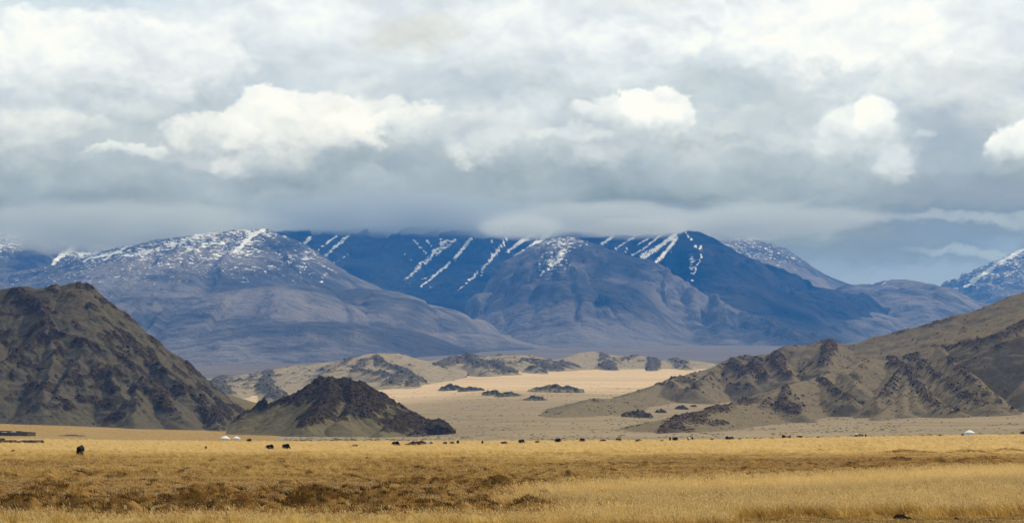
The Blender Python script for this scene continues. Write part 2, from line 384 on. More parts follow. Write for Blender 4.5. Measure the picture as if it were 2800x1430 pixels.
# ------------------------------------------------------------------ object helpers
def tag(o, label=None, cat=None, group=None, kind=None):
    for k, v in (('label', label), ('category', cat), ('group', group), ('kind', kind)):
        if v: o[k] = v
    return o
def link(name, me, mat=None, parent=None, loc=None):
    o = bpy.data.objects.new(name, me); COL.objects.link(o)
    if mat is not None and me is not None:
        me.materials.clear(); me.materials.append(mat)
    if parent: o.parent = parent
    if loc is not None: o.location = loc
    return o
def grid_mesh(name, X, Y, Z, keep=None, attrs=None, smooth=True):
    """X, Y, Z are (rows, cols) arrays"""
    r, c = X.shape
    me = bpy.data.meshes.new(name)
    idx = np.arange(r*c).reshape(r, c)
    q = np.stack([idx[:-1, :-1], idx[:-1, 1:], idx[1:, 1:], idx[1:, :-1]], -1).reshape(-1, 4)
    if keep is not None:
        kf = keep.ravel(); q = q[kf[q].any(1)]
    used = np.zeros(r*c, bool); used[q.ravel()] = True
    mp = np.cumsum(used)-1; q = mp[q]
    co = np.stack([X.ravel()[used], Y.ravel()[used], Z.ravel()[used]], -1).astype(np.float32)
    me.vertices.add(len(co)); me.vertices.foreach_set('co', co.ravel())
    me.loops.add(q.size); me.loops.foreach_set('vertex_index', q.ravel().astype(np.int32))
    me.polygons.add(len(q)); me.polygons.foreach_set('loop_start', np.arange(0, q.size, 4, dtype=np.int32))
    me.polygons.foreach_set('use_smooth', np.full(len(q), smooth))
    me.update(calc_edges=True)
    for k, a in (attrs or {}).items():
        at = me.attributes.new(k, 'FLOAT', 'POINT'); at.data.foreach_set('value', a.ravel()[used].astype(np.float32))
    return me

# ------------------------------------------------------------------ materials of the land
def mat(name, rough=1.0, spec=0.0):
    m = bpy.data.materials.new(name); m.use_nodes = True
    g = NT(m.node_tree); b = g.n['Principled BSDF']
    b.inputs['Roughness'].default_value = rough; b.inputs['Specular IOR Level'].default_value = spec
    return m, g, b
def bump(g, b, h, strength, dist):
    n = g.new('ShaderNodeBump'); n.inputs['Strength'].default_value = strength; n.inputs['Distance'].default_value = dist
    g.put(n.inputs['Height'], h); g.l.new(n.outputs[0], b.inputs['Normal'])
def hill_material(name, soil_a, soil_b, rock_a, rock_b, scale, tint=None):
    """gravel slopes with rock where the rock attribute says so; scale = size of the stones in metres"""
    m, g, b = mat(name)
    P = g.new('ShaderNodeTexCoord').outputs['Object']
    rk = g.attr('rock')
    n1 = g.noise(P, 1/(scale*16), 6, 0.62); n2 = g.noise(P, 1/(scale*3.2), 6, 0.7); n3 = g.noise(P, 1/(scale*1.1), 4, 0.7)
    soil = g.mix(g.step(g.m('MULTIPLY_ADD', n2, 0.5, g.m('MULTIPLY', n1, 0.5)), .38, .60), soil_a, soil_b)
    if tint: soil = g.mix(g.m('MULTIPLY', g.step(n1, .50, .60), .8), soil, tint)
    # scrub and gravel mottling
    soil = g.mix(g.m('MULTIPLY', g.step(n3, .54, .64), .55), soil, tuple(.42*c for c in soil_a))
    rock = g.mix(g.step(n2, .38, .60), rock_a, rock_b)
    rock = g.mix(g.m('MULTIPLY', g.step(n3, .58, .70), .6), rock, tuple(1.6*c for c in soil_a))
    k = g.step(g.m('ADD', rk, g.m('ADD', g.m('MULTIPLY', g.m('SUBTRACT', n2, .5), 1.5), g.m('MULTIPLY', g.m('SUBTRACT', n3, .5), .9))), .40, .52)
    col = g.mix(k, soil, rock)
    g.put(b.inputs['Base Color'], col)
    bump(g, b, g.m('ADD', g.m('MULTIPLY', n2, g.m('MULTIPLY_ADD', k, 1.2, .35)), g.m('MULTIPLY', n3, .4)), 1.0, scale*1.5)
    return m

# ------------------------------------------------------------------ hills and mountains from their ridge lines
def tents(X, Y, ridges, floor):
    rel = np.zeros_like(X); S = np.zeros_like(X); D = np.full_like(X, 1e6); prox = np.zeros_like(X)
    for R in ridges:
        pts, k, c, p, lat, rnd, rw, rr = R
        s0 = 0.0
        for (x0, y0, z0), (x1, y1, z1) in zip(pts[:-1], pts[1:]):
            ax, ay = (x1-x0)*lat, y1-y0; L2 = ax*ax+ay*ay+1e-9; L = math.sqrt(L2)
            dx = (X-x0)*lat; dy = Y-y0
            t = np.clip((dx*ax+dy*ay)/L2, 0, 1)
            d = np.sqrt((dx-t*ax)**2+(dy-t*ay)**2)
            if rnd: d = np.sqrt(d*d+rnd*rnd)-rnd
            h = np.maximum(z0+(z1-z0)*t-floor, 0)
            W = k*h+c
            v = h*np.clip(1-d/W, 0, 1)**p
            b = v > rel
            rel = np.where(b, v, rel); S = np.where(b, s0+t*L, S); D = np.where(b, d/W, D)
            if rw: prox = np.maximum(prox, rw*np.exp(-(d/rr)**2)*(h > 0.5))
            s0 += L + 3.7
    return rel, S, D, prox
def ridge(pts, Y, k=1.7, c=15, p=1.2, lat=1.4, rnd=0, rw=0, rr=10):
    """pts in photograph points with one distance, or with a distance each"""
    out = [W3(q[0], q[1], q[2] if len(q) > 2 else Y) for q in pts]
    return (out, k, c, p, lat, rnd, rw, rr)
class Face:
    """distance on a hill's front from the row it is seen at"""
    def __init__(s, crest, foot, Yc, Yf): s.c, s.f, s.Yc, s.Yf = np.array(crest, float), np.array(foot, float), Yc, Yf
    def __call__(s, pts, off, fade=True):
        r = []
        for px, py in pts:
            a = np.interp(px, s.c[:, 0], s.c[:, 1]); b = np.interp(px, s.f[:, 0], s.f[:, 1])
            t = min(max((py-a)/max(b-a, 1), 0), 1)
            Yc = np.interp(px, s.c[:, 0], s.c[:, 2]) if s.c.shape[1] > 2 else s.Yc
            Yf = np.interp(px, s.f[:, 0], s.f[:, 2]) if s.f.shape[1] > 2 else s.Yf
            r.append((px, py, Yc+(Yf-Yc)*t - off*min(1, 3*t+.1)))
        return r
def hill(name, label, bounds, step, ridges, m, sink, seed, gully=(60., 5.), rough=(2.0, 7.0), patches=(), rock_bias=0.0, rock_noise=(28., .55), warp=(12., 2.5), steps=0.0, stretch=3.0, cull=True, soilrough=.5, foot=.5, stones=None, shear=0., ribs=0.):
    x0, x1, y0, y1 = bounds
    xs = np.arange(x0, x1, step); ys = np.arange(y0, y1, step)
    X, Y = np.meshgrid(xs, ys)
    o = seed*37.1
    wl, wa = warp
    Xw = X + wa*fbm(X/wl+o, Y/wl, 4); Yw = Y + wa*1.5*fbm(X/wl+o+50, Y/wl, 4)
    fl = gbase(X, Y)
    rel, S, D, prox = tents(Xw, Yw, ridges, fl)
    hmax = rel.max()
    gl, ga = gully
    env = np.clip(rel/(hmax*.35), 0, 1)
    mid = np.clip(D*2.5, 0, 1)*np.clip((1-D)*2.5, 0, 1)
    DW = D*hmax*1.6
    gn = ridged((S+shear*DW)/gl + o + 0.45*fbm(X/gl, Y/gl, 3), DW/(gl*stretch), 3)
    rel2 = rel + ga*mid*env*gn
    rn, rg = rock_noise
    rock = rock_bias + rg*fbm(X/rn+o, Y/rn+3, 5, .6)*1.6 + prox + 0.16*gn*mid + ribs*ss(gn + .5*fbm(X/9.+o, Y/9., 3), .25, .75)*mid*ss(fbm(X/70.+o, Y/70., 3), -.35, .25)
    U, V = proj(X, Y, fl+rel2)
    for (px, py, rx, ry, w) in patches:
        q = ((U-px+4*fbm(X/wl, Y/wl, 2)*rx/30)/rx)**2 + ((V-py)/ry)**2
        rock = rock + w*np.exp(-q*1.2)
    rock = np.clip(rock - foot*(1-ss(rel2, .0, hmax*.13)), 0, 1)
    ra, rl = rough
    rk = ss(rock, .25, .7)
    rz = ra*(ridged(X/rl+o, Y/rl, 4, .55) + .25) + ra*1.1*fbm(X/(rl*3)+o, Y/(rl*3), 3)
    e2 = np.clip(rel2/(hmax*.06), 0, 1)
    rel2 = rel2 + rk*e2*rz*(0.6+0.8*rock) + e2*ra*soilrough*fbm(X/(rl*1.5), Y/(rl*1.5)+o, 4, .6)*.6
    rel2 = rel2 + rk*e2*ra*.55*ridged(X/(rl*.42)+o, Y/(rl*.42), 2)
    Z = fl + rel2 - sink
    me = grid_mesh(name, X, Y, Z, keep=(rel > 0) if cull else None, attrs={'rock': rock})
    ob = link(name, me, m)
    tag(ob, label, kind='structure')
    if stones:
        n, smin, smax = stones
        w = ((rel > 1.0)*(.02+rk**1.5)*np.clip(rel2/3., 0, 1)).ravel(); w = w/w.sum()
        r = np.random.default_rng(seed)
        idx = r.choice(w.size, n, p=w)
        sz = np.clip(smin*r.random(n)**-.42, smin, smax)
        jx = X.ravel()[idx]+r.uniform(-.5, .5, n)*step; jy = Y.ravel()[idx]+r.uniform(-.5, .5, n)*step
        BOULDERS.append((np.stack([jx, jy, Z.ravel()[idx]-.12*sz], -1), sz, m))
    return ob
BOULDERS = []

def xb(pxa, pxb, Y): return ((pxa-1400)/F*Y, (pxb-1400)/F*Y)

olive = hill_material('olive_gravel_and_dark_rock', (.080, .068, .043), (.118, .098, .060), (.028, .022, .014), (.074, .053, .034), .8, tint=(.061, .060, .042))
olive2 = hill_material('brown_rock_small_hill', (.118, .099, .055), (.158, .128, .070), (.030, .024, .014), (.074, .053, .032), .8, tint=(.086, .085, .053))
tan = hill_material('tan_gravel_and_grey_rock', (.142, .114, .070), (.190, .150, .092), (.064, .050, .037), (.116, .090, .063), 1.0, tint=(.116, .104, .070))
sandy = hill_material('pale_sand_and_slate_rock', (.205, .175, .118), (.330, .258, .162), (.066, .060, .046), (.125, .110, .082), 1.7, tint=(.150, .152, .112))

# ---- the big rocky hill on the left
cr = [(-500,690),(-300,730),(-140,768),(-60,782),(0,790),(16,786),(43,781),(74,779),(101,785),(130,781),(155,774),(170,778),(194,770),(221,768),(240,775),(271,798),(310,829),(349,860),(388,895),(426,926),(465,953),(500,980),(535,1011),(562,1038),(597,1069),(636,1108),(674,1151),(700,1184)]
ft = [(-500,1150),(0,1154),(240,1166),(426,1174),(700,1185)]
fc = Face(cr, ft, 2500, 2215)
sp = lambda pts, off, **k: ridge(fc(pts, off), 0, **{**dict(k=1.35, c=6, p=1.1, lat=1.15, rw=.42, rr=11), **k})
left_r = [ridge(cr, 2500, k=1.95, c=12, p=1.22, lat=1.75, rw=.16, rr=14),
          sp([(43,785),(108,817),(116,852),(136,891),(170,905),(233,926),(290,948),(333,969),(372,1003),(400,1040)], 26),
          sp([(136,891),(100,920),(60,945),(25,975),(-30,1010)], 26, rw=.34),
          sp([(136,915),(150,960),(140,1000),(122,1060),(110,1110)], 18, rw=.22),
          sp([(-40,900),(-60,950),(-120,1010)], 20),
          sp([(233,926),(215,980),(190,1010),(160,1060),(140,1090)], 14, rw=.22),
          sp([(372,1003),(375,1050),(370,1100),(365,1150)], 12, rw=.18),
          sp([(430,985),(500,1055),(560,1095),(620,1125),(665,1160)], 18, rw=.4),
          sp([(300,1000),(320,1060),(350,1090)], 12, rw=.2),
          sp([(440,1060),(455,1105),(490,1125)], 14, rw=.5, rr=9),
          sp([(600,1120),(590,1150),(600,1178)], 10, rw=.3)]
hill('rocky_hill', 'steep dark olive rocky hill filling the left edge, with jagged dark outcrops down its right slope',
     (*xb(-430, 712, 2500), 2190, 2640), .95, left_r, olive, 1.2, 3, gully=(30., 4.6), shear=-.5, ribs=.35, rough=(1.4, 5.0), rock_bias=.10, rock_noise=(15., .70), warp=(22., 4.), soilrough=.7,
     stones=(17000, .5, 2.8),
     patches=[(60,820,60,40,.25),(600,1130,50,30,.35),(430,900,60,24,.25),(520,1010,50,30,.3),(70,920,30,30,.25),(85,1000,26,60,.15),(0,1145,120,26,.3),(560,1160,70,22,.25)])

# ---- low saddle behind, joining the big hill with the small one
sd = [(540,1035),(580,1062),(613,1081),(643,1095),(684,1108),(704,1113),(745,1112),(790,1110)]
hill('saddle_slope', 'smooth grey green slope in the gap between the big rocky hill and the small dark one',
     (*xb(480, 900, 2560), 2400, 2680), 1.1, [ridge(sd, 2570, k=3.3, c=40, p=1.15, lat=1.3)],
     olive2, 1.0, 5, gully=(40., 1.5), rough=(1.2, 5.), rock_bias=-.12, rock_noise=(20., .4))

# ---- the small dark hill
cr = [(640,1150),(680,1118),(704,1107),(722,1107),(739,1102),(771,1089),(803,1075),(841,1051),(859,1037),(888,1032),(914,1031),(949,1034),(972,1043),(998,1046),(1022,1063),(1045,1078),(1074,1095),(1103,1113),(1132,1127),(1161,1143),(1190,1147),(1205,1150),(1228,1165),(1249,1182),(1259,1204)]
ft = [(640,1180),(900,1193),(1050,1198),(1180,1200),(1260,1206)]
fs = Face(cr, ft, 2000, 1835)
sp = lambda pts, off, **k: ridge(fs(pts, off), 0, **{**dict(k=1.3, c=5, p=1.1, lat=1.0, rw=.55, rr=10), **k})
small_r = [ridge(cr, 2000, k=1.9, c=12, p=1.3, lat=1.7, rw=.30, rr=13),
           sp([(900,1040),(905,1075),(880,1110),(850,1140),(832,1160)], 16),
           sp([(960,1045),(965,1085),(955,1125),(930,1150)], 10, rw=.3),
           sp([(1022,1066),(1010,1095),(985,1115)], 14),
           sp([(1132,1130),(1090,1150),(1060,1165),(1035,1182)], 14, rw=.5, rr=11),
           sp([(1205,1152),(1165,1172),(1120,1190),(1090,1200)], 10, rw=.5, rr=12),
           ridge([(1180,1160,1900),(1225,1172,1880),(1250,1190,1870),(1258,1203,1870)], 0, k=1.0, c=4, p=.8, lat=1.2, rw=.8, rr=16),
           ridge([(706,1096,1995),(713,1092,1995),(724,1093,1995)], 0, k=.22, c=1.2, p=.45, lat=1, rw=1, rr=5)]
hill('rocky_hill', 'small dark brown rocky hill left of the middle, with a rock tower on its left shoulder and sandy skirt',
     (*xb(630, 1268, 2000), 1815, 2110), .75, small_r, olive2, .7, 8, gully=(24., 2.2), rough=(1.5, 5.0), rock_bias=.08, rock_noise=(11., .55), warp=(16., 2.6), soilrough=.4,
     stones=(9000, .45, 2.1),
     patches=[(920,1070,120,36,.45),(1030,1085,60,26,.4),(835,1150,26,20,.5),(1080,1155,70,22,.35),(1190,1180,70,26,.5),(800,1090,40,16,.3),(880,1170,140,16,-.5),(960,1178,90,20,-.6),(730,1140,60,24,-.4)])

# ---- the long ridge on the right, in two steps
crA = [(1440,1160),(1470,1147),(1514,1131),(1552,1118),(1572,1107),(1604,1092),(1627,1083),(1654,1086),(1689,1083),(1732,1075),(1761,1067),(1820,1037),(1863,1025),(1900,1015),(1933,1005),(1978,990),(2003,975),(2035,970),(2060,974),(2101,962),(2137,946),(2174,938),(2211,942),(2239,927),(2268,923),(2292,935),(2333,937),(2361,927),(2386,917),(2443,907),(2504,891),(2565,872),(2606,858),(2647,852),(2688,838),(2728,819),(2769,803),(2800,795),(2900,768),(3050,735),(3250,720)]
ftA = [(1440,1170),(1600,1140),(1800,1105),(2000,1085),(2300,1050),(2800,930),(3250,900)]
YA = [(p[0], p[1], float(np.interp(p[0], [1440, 1560, 1650, 1760, 1940, 2100], [1940, 2230, 2520, 2830, 3120, 3200]))) for p in crA]
fA = Face(YA, [(a, b, float(np.interp(a, [1440, 1600, 1800, 2000, 2200], [1850, 2120, 2480, 2740, 2820]))) for a, b in ftA], 0, 0)
rough_right = dict(rough=(1.7, 6.), warp=(26., 4.5))
spA = lambda pts, off, **k: ridge(fA(pts, off*1.4), 0, **{**dict(k=1.0, c=8, p=1.0, lat=1.0, rw=.6, rr=8), **k})
right_r = [ridge(YA, 0, k=2.3, c=40, p=1.35, lat=1.25, rw=.30, rr=13),
           spA([(2003,978),(2030,1000),(2045,1020)], 26), spA([(2060,980),(2075,1000),(2090,1020)], 20), spA([(2120,958),(2130,990),(2150,1015)], 22),
           spA([(2268,930),(2262,960),(2250,985)], 22), spA([(1950,1005),(1930,1030),(1900,1050)], 20, rw=.35), spA([(1820,1040),(1850,1052),(1900,1060)], 14, rw=.3), spA([(1627,1086),(1615,1100),(1600,1112)], 8, rw=.4, rr=10)]
hill('rocky_ridge', 'upper crest of the long tan ridge on the right, rising to the right edge with rock teeth along it',
     (*xb(1390, 3150, 3200), 1850, 3450), 1.95, right_r, tan, 1.5, 12, gully=(34., 5.5), shear=-.4, ribs=.40, rock_bias=-.06, rock_noise=(16., .40), soilrough=.35, **rough_right,
     stones=(8000, .8, 3.4),
     patches=[(2030,990,60,26,.3),(2140,970,50,30,.3),(2265,940,40,24,.35),(1870,1040,60,16,.3),(2450,905,60,12,.25),(2560,880,80,10,.2),(1640,1095,26,12,.3),(2500,930,160,16,-.3),(1750,1095,120,16,-.3)])
crB = [(1762,1192),(1791,1178),(1810,1165),(1832,1150),(1860,1137),(1913,1125),(1978,1109),(2015,1101),(2056,1096),(2084,1088),(2117,1072),(2162,1048),(2239,1027),(2292,1007),(2321,1003),(2350,986),(2382,976),(2435,982),(2492,966),(2565,938),(2626,909),(2688,885),(2749,862),(2800,842),(2950,810),(3200,780)]
ftB = [(1762,1195),(2000,1170),(2250,1150),(2450,1142),(2650,1118),(2800,1085),(3200,1040)]
YcB = [(a, b, float(np.interp(a, [1762, 1832, 1860, 1978, 2117, 2239, 2382], [1620, 1760, 1850, 2110, 2420, 2620, 2800]))) for a, b in crB]
fB = Face(YcB, [(a, b, float(np.interp(a, [1762, 1900, 2100, 2300, 2500], [1560, 1700, 1950, 2120, 2150]))) for a, b in ftB], 0, 0)
spB = lambda pts, off, **k: ridge(fB(pts, off*1.5), 0, **{**dict(k=.95, c=7, p=1.0, lat=1.0, rw=.62, rr=7), **k})
ridge_r = [ridge(YcB, 0, k=2.9, c=40, p=1.3, lat=1.25, rw=.32, rr=11),
           spB([(2435,984),(2476,992),(2460,1012),(2443,1035),(2425,1056),(2410,1076),(2395,1100)], 34), spB([(2476,992),(2504,1035),(2545,1088),(2580,1105),(2618,1118)], 38),
           spB([(2410,1076),(2440,1100),(2420,1120),(2402,1141)], 28, rw=.4), spB([(2504,1035),(2500,1080),(2510,1112)], 26, rw=.35), spB([(2476,992),(2480,1040),(2470,1090),(2475,1125)], 24, rw=.3),
           spB([(2492,968),(2540,1000),(2600,1040),(2640,1065),(2667,1080)], 32), spB([(2565,940),(2610,985),(2660,1030),(2710,1070),(2735,1092)], 30), spB([(2600,1040),(2650,1080),(2690,1098),(2720,1106)], 24, rr=9),
           spB([(2239,1030),(2262,1040),(2290,1062),(2329,1086)], 26), spB([(2292,1010),(2330,1030),(2352,1060)], 22, rw=.3), spB([(2150,1050),(2141,1092),(2165,1115),(2190,1130)], 26, rw=.6),
           spB([(2117,1074),(2090,1095),(2085,1110)], 14, rw=.4), spB([(2382,978),(2350,1000),(2335,1012)], 12, rw=.4),
           spB([(1860,1140),(1850,1160),(1870,1178)], 8, rw=.5, rr=8), spB([(1832,1152),(1810,1172),(1800,1188)], 6, rw=.5, rr=8), spB([(1913,1128),(1900,1145),(1905,1160)], 8, rw=.45, rr=8),
           spB([(2800,870),(2728,909),(2688,921),(2626,930)], 28, rw=.7, rr=12), spB([(2850,900),(2800,912),(2728,935),(2680,945)], 30, rw=.6, rr=12), spB([(2950,900),(2900,960),(2830,1030)], 30, rw=.4)]
hill('rocky_ridge', 'lower and nearer step of the tan ridge on the right, ribbed with dark rock spurs running down to the sand',
     (60, (3300-1400)/F*2800, 1500, 3010), 1.55, ridge_r, tan, 1.1, 15, gully=(27., 6.0), shear=-.75, ribs=.38, rock_bias=-.14, rock_noise=(14., .40), soilrough=.4, rough=(1.6, 5.5), warp=(22., 4.), foot=.2,
     stones=(15000, .7, 3.0),
     patches=[(2120,1100,60,14,.1),(2165,1115,30,16,.4),(1975,1150,26,10,.6),(1880,1143,60,16,.5),(1825,1172,34,16,.65),(1960,1116,50,13,.5),(1900,1168,26,8,.5),(1850,1186,40,7,.45),(2040,1090,40,14,.4),(2380,1060,30,40,-.45),(2560,960,90,14,-.35),(2700,1000,60,50,-.15),(2300,1140,220,14,-.4),(2760,1060,70,50,-.3),(2200,1060,40,16,-.3)])

# ---- sandy hills with dark crags across the valley
crM = [(500,1060),(540,1040),(579,1032),(631,1034),(643,1026),(675,1028),(690,1025),(710,1014),(739,1016),(760,1015),(780,1001),(809,996),(841,995),(870,990),(923,984),(958,977),(987,973),(1007,964),(1030,963),(1059,963),(1089,964),(1118,971),(1147,984),(1180,1000),(1215,1022)]
ftM = [(500,1105),(700,1110),(950,1097),(1240,1100)]
fM = Face(crM, ftM, 5200, 3150)
spM = lambda pts, off, **k: ridge(fM(pts, off), 0, **{**dict(k=1.5, c=18, p=1.05, lat=1.0, rw=.62, rr=13), **k})
mid_r = [ridge(crM, 5200, k=6.0, c=900, p=2.1, lat=6, rw=.14, rr=30),
         spM([(1030,968),(1045,990),(1100,1005),(1118,1020),(1145,1040),(1172,1050)], 70), spM([(1000,980),(972,1008),(1010,1014),(1045,1018),(1060,1022)], 60), spM([(1103,1022),(1080,1035),(1070,1048)], 50),
         spM([(1132,1040),(1126,1057),(1160,1065),(1190,1075),(1231,1092)], 60), spM([(1110,1070),(1130,1085),(1115,1092)], 40, rw=.4),
         spM([(923,988),(880,1005),(840,1012)], 40, rw=.3), spM([(958,980),(925,1000),(890,1012),(930,1000)], 40, rw=.4), spM([(890,1015),(870,1030),(885,1045)], 50, rw=.4),
         spM([(733,1020),(725,1050),(750,1065),(765,1080)], 60), spM([(710,1018),(690,1040),(660,1062)], 40, rw=.3), spM([(602,1040),(595,1056),(630,1075)], 50), spM([(650,1030),(640,1050),(650,1075)], 30, rw=.2)]
rm = dict(rough=(3.2, 11.), warp=(44., 7.), gully=(70., 6.), ribs=.22, rock_noise=(30., .48), soilrough=.5)
hill('sandy_hill', 'broad pale sandy hill with scattered slate crags, behind the small dark hill',
     (*xb(420, 1290, 5200), 2950, 5650), 3.3, mid_r, sandy, 2.0, 22, rock_bias=-.10, **rm,
     stones=(2200, 1.6, 5.),
     patches=[(720,1055,30,18,.35),(600,1055,26,16,.3),(760,1078,26,10,.35),(1080,1020,60,14,.15),(1190,1080,50,14,.25),(820,1000,60,8,.2),(1130,975,40,12,.2),(1180,1010,40,16,-.4),(860,1060,60,14,-.3)])
crN = [(1120,1000),(1156,988),(1194,981),(1237,973),(1278,966),(1307,974),(1354,971),(1397,966),(1427,968),(1464,971),(1491,981),(1528,1000),(1552,1006),(1590,1022),(1630,1044)]
ftN = [(1120,1012),(1237,1016),(1400,1028),(1640,1050)]
fN = Face(crN, ftN, 5400, 4450)
spN = lambda pts, off, **k: ridge(fN(pts, off), 0, **{**dict(k=1.25, c=14, p=1.05, lat=1.0, rw=.6, rr=14), **k})
hill('sandy_hill', 'low grey green hill with dark crags in the middle of the valley, tapering into sand on its right',
     (*xb(1090, 1690, 5400), 4300, 5700), 2.8,
     [ridge(crN, 5400, k=4.0, c=350, p=1.7, lat=4, rw=.3, rr=26), spN([(1278,968),(1300,985),(1320,1000),(1340,1015)], 60), spN([(1350,985),(1370,1000),(1395,1012)], 50),
      spN([(1480,990),(1517,1012),(1552,1002),(1575,1016),(1600,1028),(1632,1044)], 50, rw=.6), spN([(1552,1004),(1560,1020),(1590,1040)], 60), spN([(1460,1000),(1490,1020),(1505,1030)], 40, rw=.35), spN([(1237,976),(1215,990),(1195,998)], 40)],
     sandy, 1.8, 25, rock_bias=-.04, **rm, stones=(1300, 1.6, 5.), patches=[(1280,975,50,12,.3),(1420,985,80,14,.25),(1210,990,50,8,.2),(1320,1010,60,8,-.4)])
crO = [(1440,1010),(1499,986),(1543,976),(1587,962),(1622,958),(1651,965),(1703,971),(1738,967),(1767,974),(1805,984),(1814,983),(1843,978),(1878,984),(1900,990),(1960,1012)]
ftO = [(1440,1012),(1600,1030),(1700,1032),(1850,1025),(1960,1016)]
fO = Face(crO, ftO, 6100, 4700)
spO = lambda pts, off, **k: ridge(fO(pts, off), 0, **{**dict(k=1.25, c=14, p=1.05, lat=1.0, rw=.6, rr=14), **k})
hill('sandy_hill', 'pale rounded sandy hill farthest across the valley, dotted with dark crags, next to the right ridge',
     (*xb(1380, 2040, 6100), 4500, 6450), 3.2,
     [ridge(crO, 6100, k=4.0, c=600, p=1.9, lat=5, rw=.1, rr=26), spO([(1651,968),(1655,995),(1680,1015),(1700,1028)], 60), spO([(1790,985),(1785,1005),(1770,1022)], 60), spO([(1738,970),(1700,980),(1675,985)], 30, rw=.35), spO([(1843,980),(1860,995),(1885,1008)], 40, rw=.35)],
     sandy, 1.8, 28, rock_bias=-.14, **rm, stones=(900, 1.6, 5.), patches=[(1680,1010,20,22,.4),(1785,1000,18,22,.4),(1740,975,50,8,.3),(1860,990,30,12,.25),(1590,990,60,20,-.3)])

# ------------------------------------------------------------------ far mountains
def mountain_material():
    m, g, b = mat('far_mountain_turf_scree_snow_and_shade')
    P = g.new('ShaderNodeTexCoord').outputs['Object']
    s = g.attr('snow'); dk = g.attr('dark')
    n1 = g.noise(P, 1/700., 5, .55); n2 = g.noise(P, 1/120., 5, .6)
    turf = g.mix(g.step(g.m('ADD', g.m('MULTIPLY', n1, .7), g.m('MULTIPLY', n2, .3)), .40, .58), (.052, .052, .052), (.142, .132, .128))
    col = g.mix(dk, turf, (.006, .007, .009))  # the dark mask puts cloud shade into the turf colour
    # patchy snow: thin drifts lying across the slope, and solid streaks where the mask is full
    q = g.v('MULTIPLY', P, (1/26., 1/70., 1/8.))
    ns = g.m('ADD', g.m('MULTIPLY', g.noise(q, 1.0, 3, .6, .5), .7), g.m('MULTIPLY', g.noise(P, 1/11., 3, .6), .3))
    ns = g.m('MULTIPLY_ADD', g.m('SUBTRACT', ns, .5), 1.7, .5)
    k = g.step(g.m('ADD', g.m('MULTIPLY', s, .75), ns), .80, .90)
    k = g.m('MULTIPLY', k, g.step(s, .02, .06))
    col = g.mix(g.m('MULTIPLY', k, .92), col, (.62, .64, .66))
    g.put(b.inputs['Base Color'], col)
    n3 = g.noise(P, 1/35., 4, .65)
    bump(g, b, g.m('ADD', n2, g.m('MULTIPLY', n3, .12)), .9, 55.)
    return m
mtn = mountain_material()
def polydist(U, V, pts):
    d = np.full_like(U, 1e9); tt = np.zeros_like(U); n = len(pts)-1
    for i, ((a, b), (c, e)) in enumerate(zip(pts[:-1], pts[1:])):
        ux, uy = c-a, e-b; t = np.clip(((U-a)*ux+(V-b)*uy)/(ux*ux+uy*uy+1e-9), 0, 1)
        q = np.hypot(U-a-t*ux, V-b-t*uy); k = q < d
        d = np.where(k, q, d); tt = np.where(k, (i+t)/n, tt)
    return d, tt
def mountain(name, label, bounds, step, ridges, seed, gully=(260., 34.), streaks=(), snowfn=None, dark=None, warp=(300., 40.), sink=8., rough=10., stretch=4., shear=0., gsnow=None):
    x0, x1, y0, y1 = bounds
    X, Y = np.meshgrid(np.arange(x0, x1, step), np.arange(y0, y1, step*1.25))
    o = seed*13.7; wl, wa = warp
    Xw = X + wa*fbm(X/wl+o, Y/wl, 3); Yw = Y + wa*fbm(X/wl+o+40, Y/wl, 3)
    fl = gbase(X, Y)
    rel, S, D, prox = tents(Xw, Yw, ridges, fl)
    hmax = rel.max(); gl, ga = gully
    mid = np.clip(D*3, 0, 1)*np.clip((1-D)*1.6, 0, 1)*np.clip(rel/(hmax*.25), 0, 1)
    S = S + shear*D*hmax*2.2
    gn = ridged(S/gl+o+.35*fbm(X/gl/2, Y/gl/2, 2), D*hmax*3/(gl*stretch), 3)
    gs = ridged(S/(gl*.36)+o+.5*fbm(X/gl, Y/gl, 2), D*hmax*3/(gl*1.6), 3)
    z = rel + 2.5*ga*mid*gn + .8*ga*mid*gs + 1.3*rough*fbm(X/90.+o, Y/90., 4)*np.clip(rel/60, 0, 1)
    Z = fl+z-sink
    U, V = proj(X, Y, Z)
    jit = 4.5*fbm(X/48.+o, Y/48., 4, .6)
    snow = np.zeros_like(X)
    for (pts, w0, w1, dn) in streaks:
        d, t = polydist(U+jit, V+jit*.6, pts); w = .68*(w0+(w1-w0)*t)
        snow = np.maximum(snow, .92*dn*ss(d, w*1.4, w*.3))
    if gsnow is not None:
        v0, v1, am = gsnow
        snow = np.maximum(snow, am*ss(-gs-.5*gn, .05, .75)*ss(V+8*fbm(X/200., Y/200., 3), v1, v0))
    if snowfn is not None: snow = np.maximum(snow, snowfn(U, V, X, Y, gn))
    dk = np.clip(.14 + .40*fbm(X/500.+o, Y/500., 4) - .38*gn*mid - .16*gs*mid, 0, 1)  # painted shade: cloud shadow on the slopes, deeper in the gullies
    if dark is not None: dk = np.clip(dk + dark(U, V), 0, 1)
    me = grid_mesh(name, X, Y, Z, keep=(rel > 0), attrs={'snow': np.clip(snow, 0, 1), 'dark': dk})
    return tag(link(name, me, mtn), label, kind='structure')
def R(pts, Y, k=3.0, c=300, p=1.3, lat=3.2, rnd=120): return ridge(pts, Y, k=k, c=c, p=p, lat=lat, rnd=rnd)
def ell(U, V, x, y, rx, ry): return np.exp(-(((U-x)/rx)**2+((V-y)/ry)**2)*1.2)

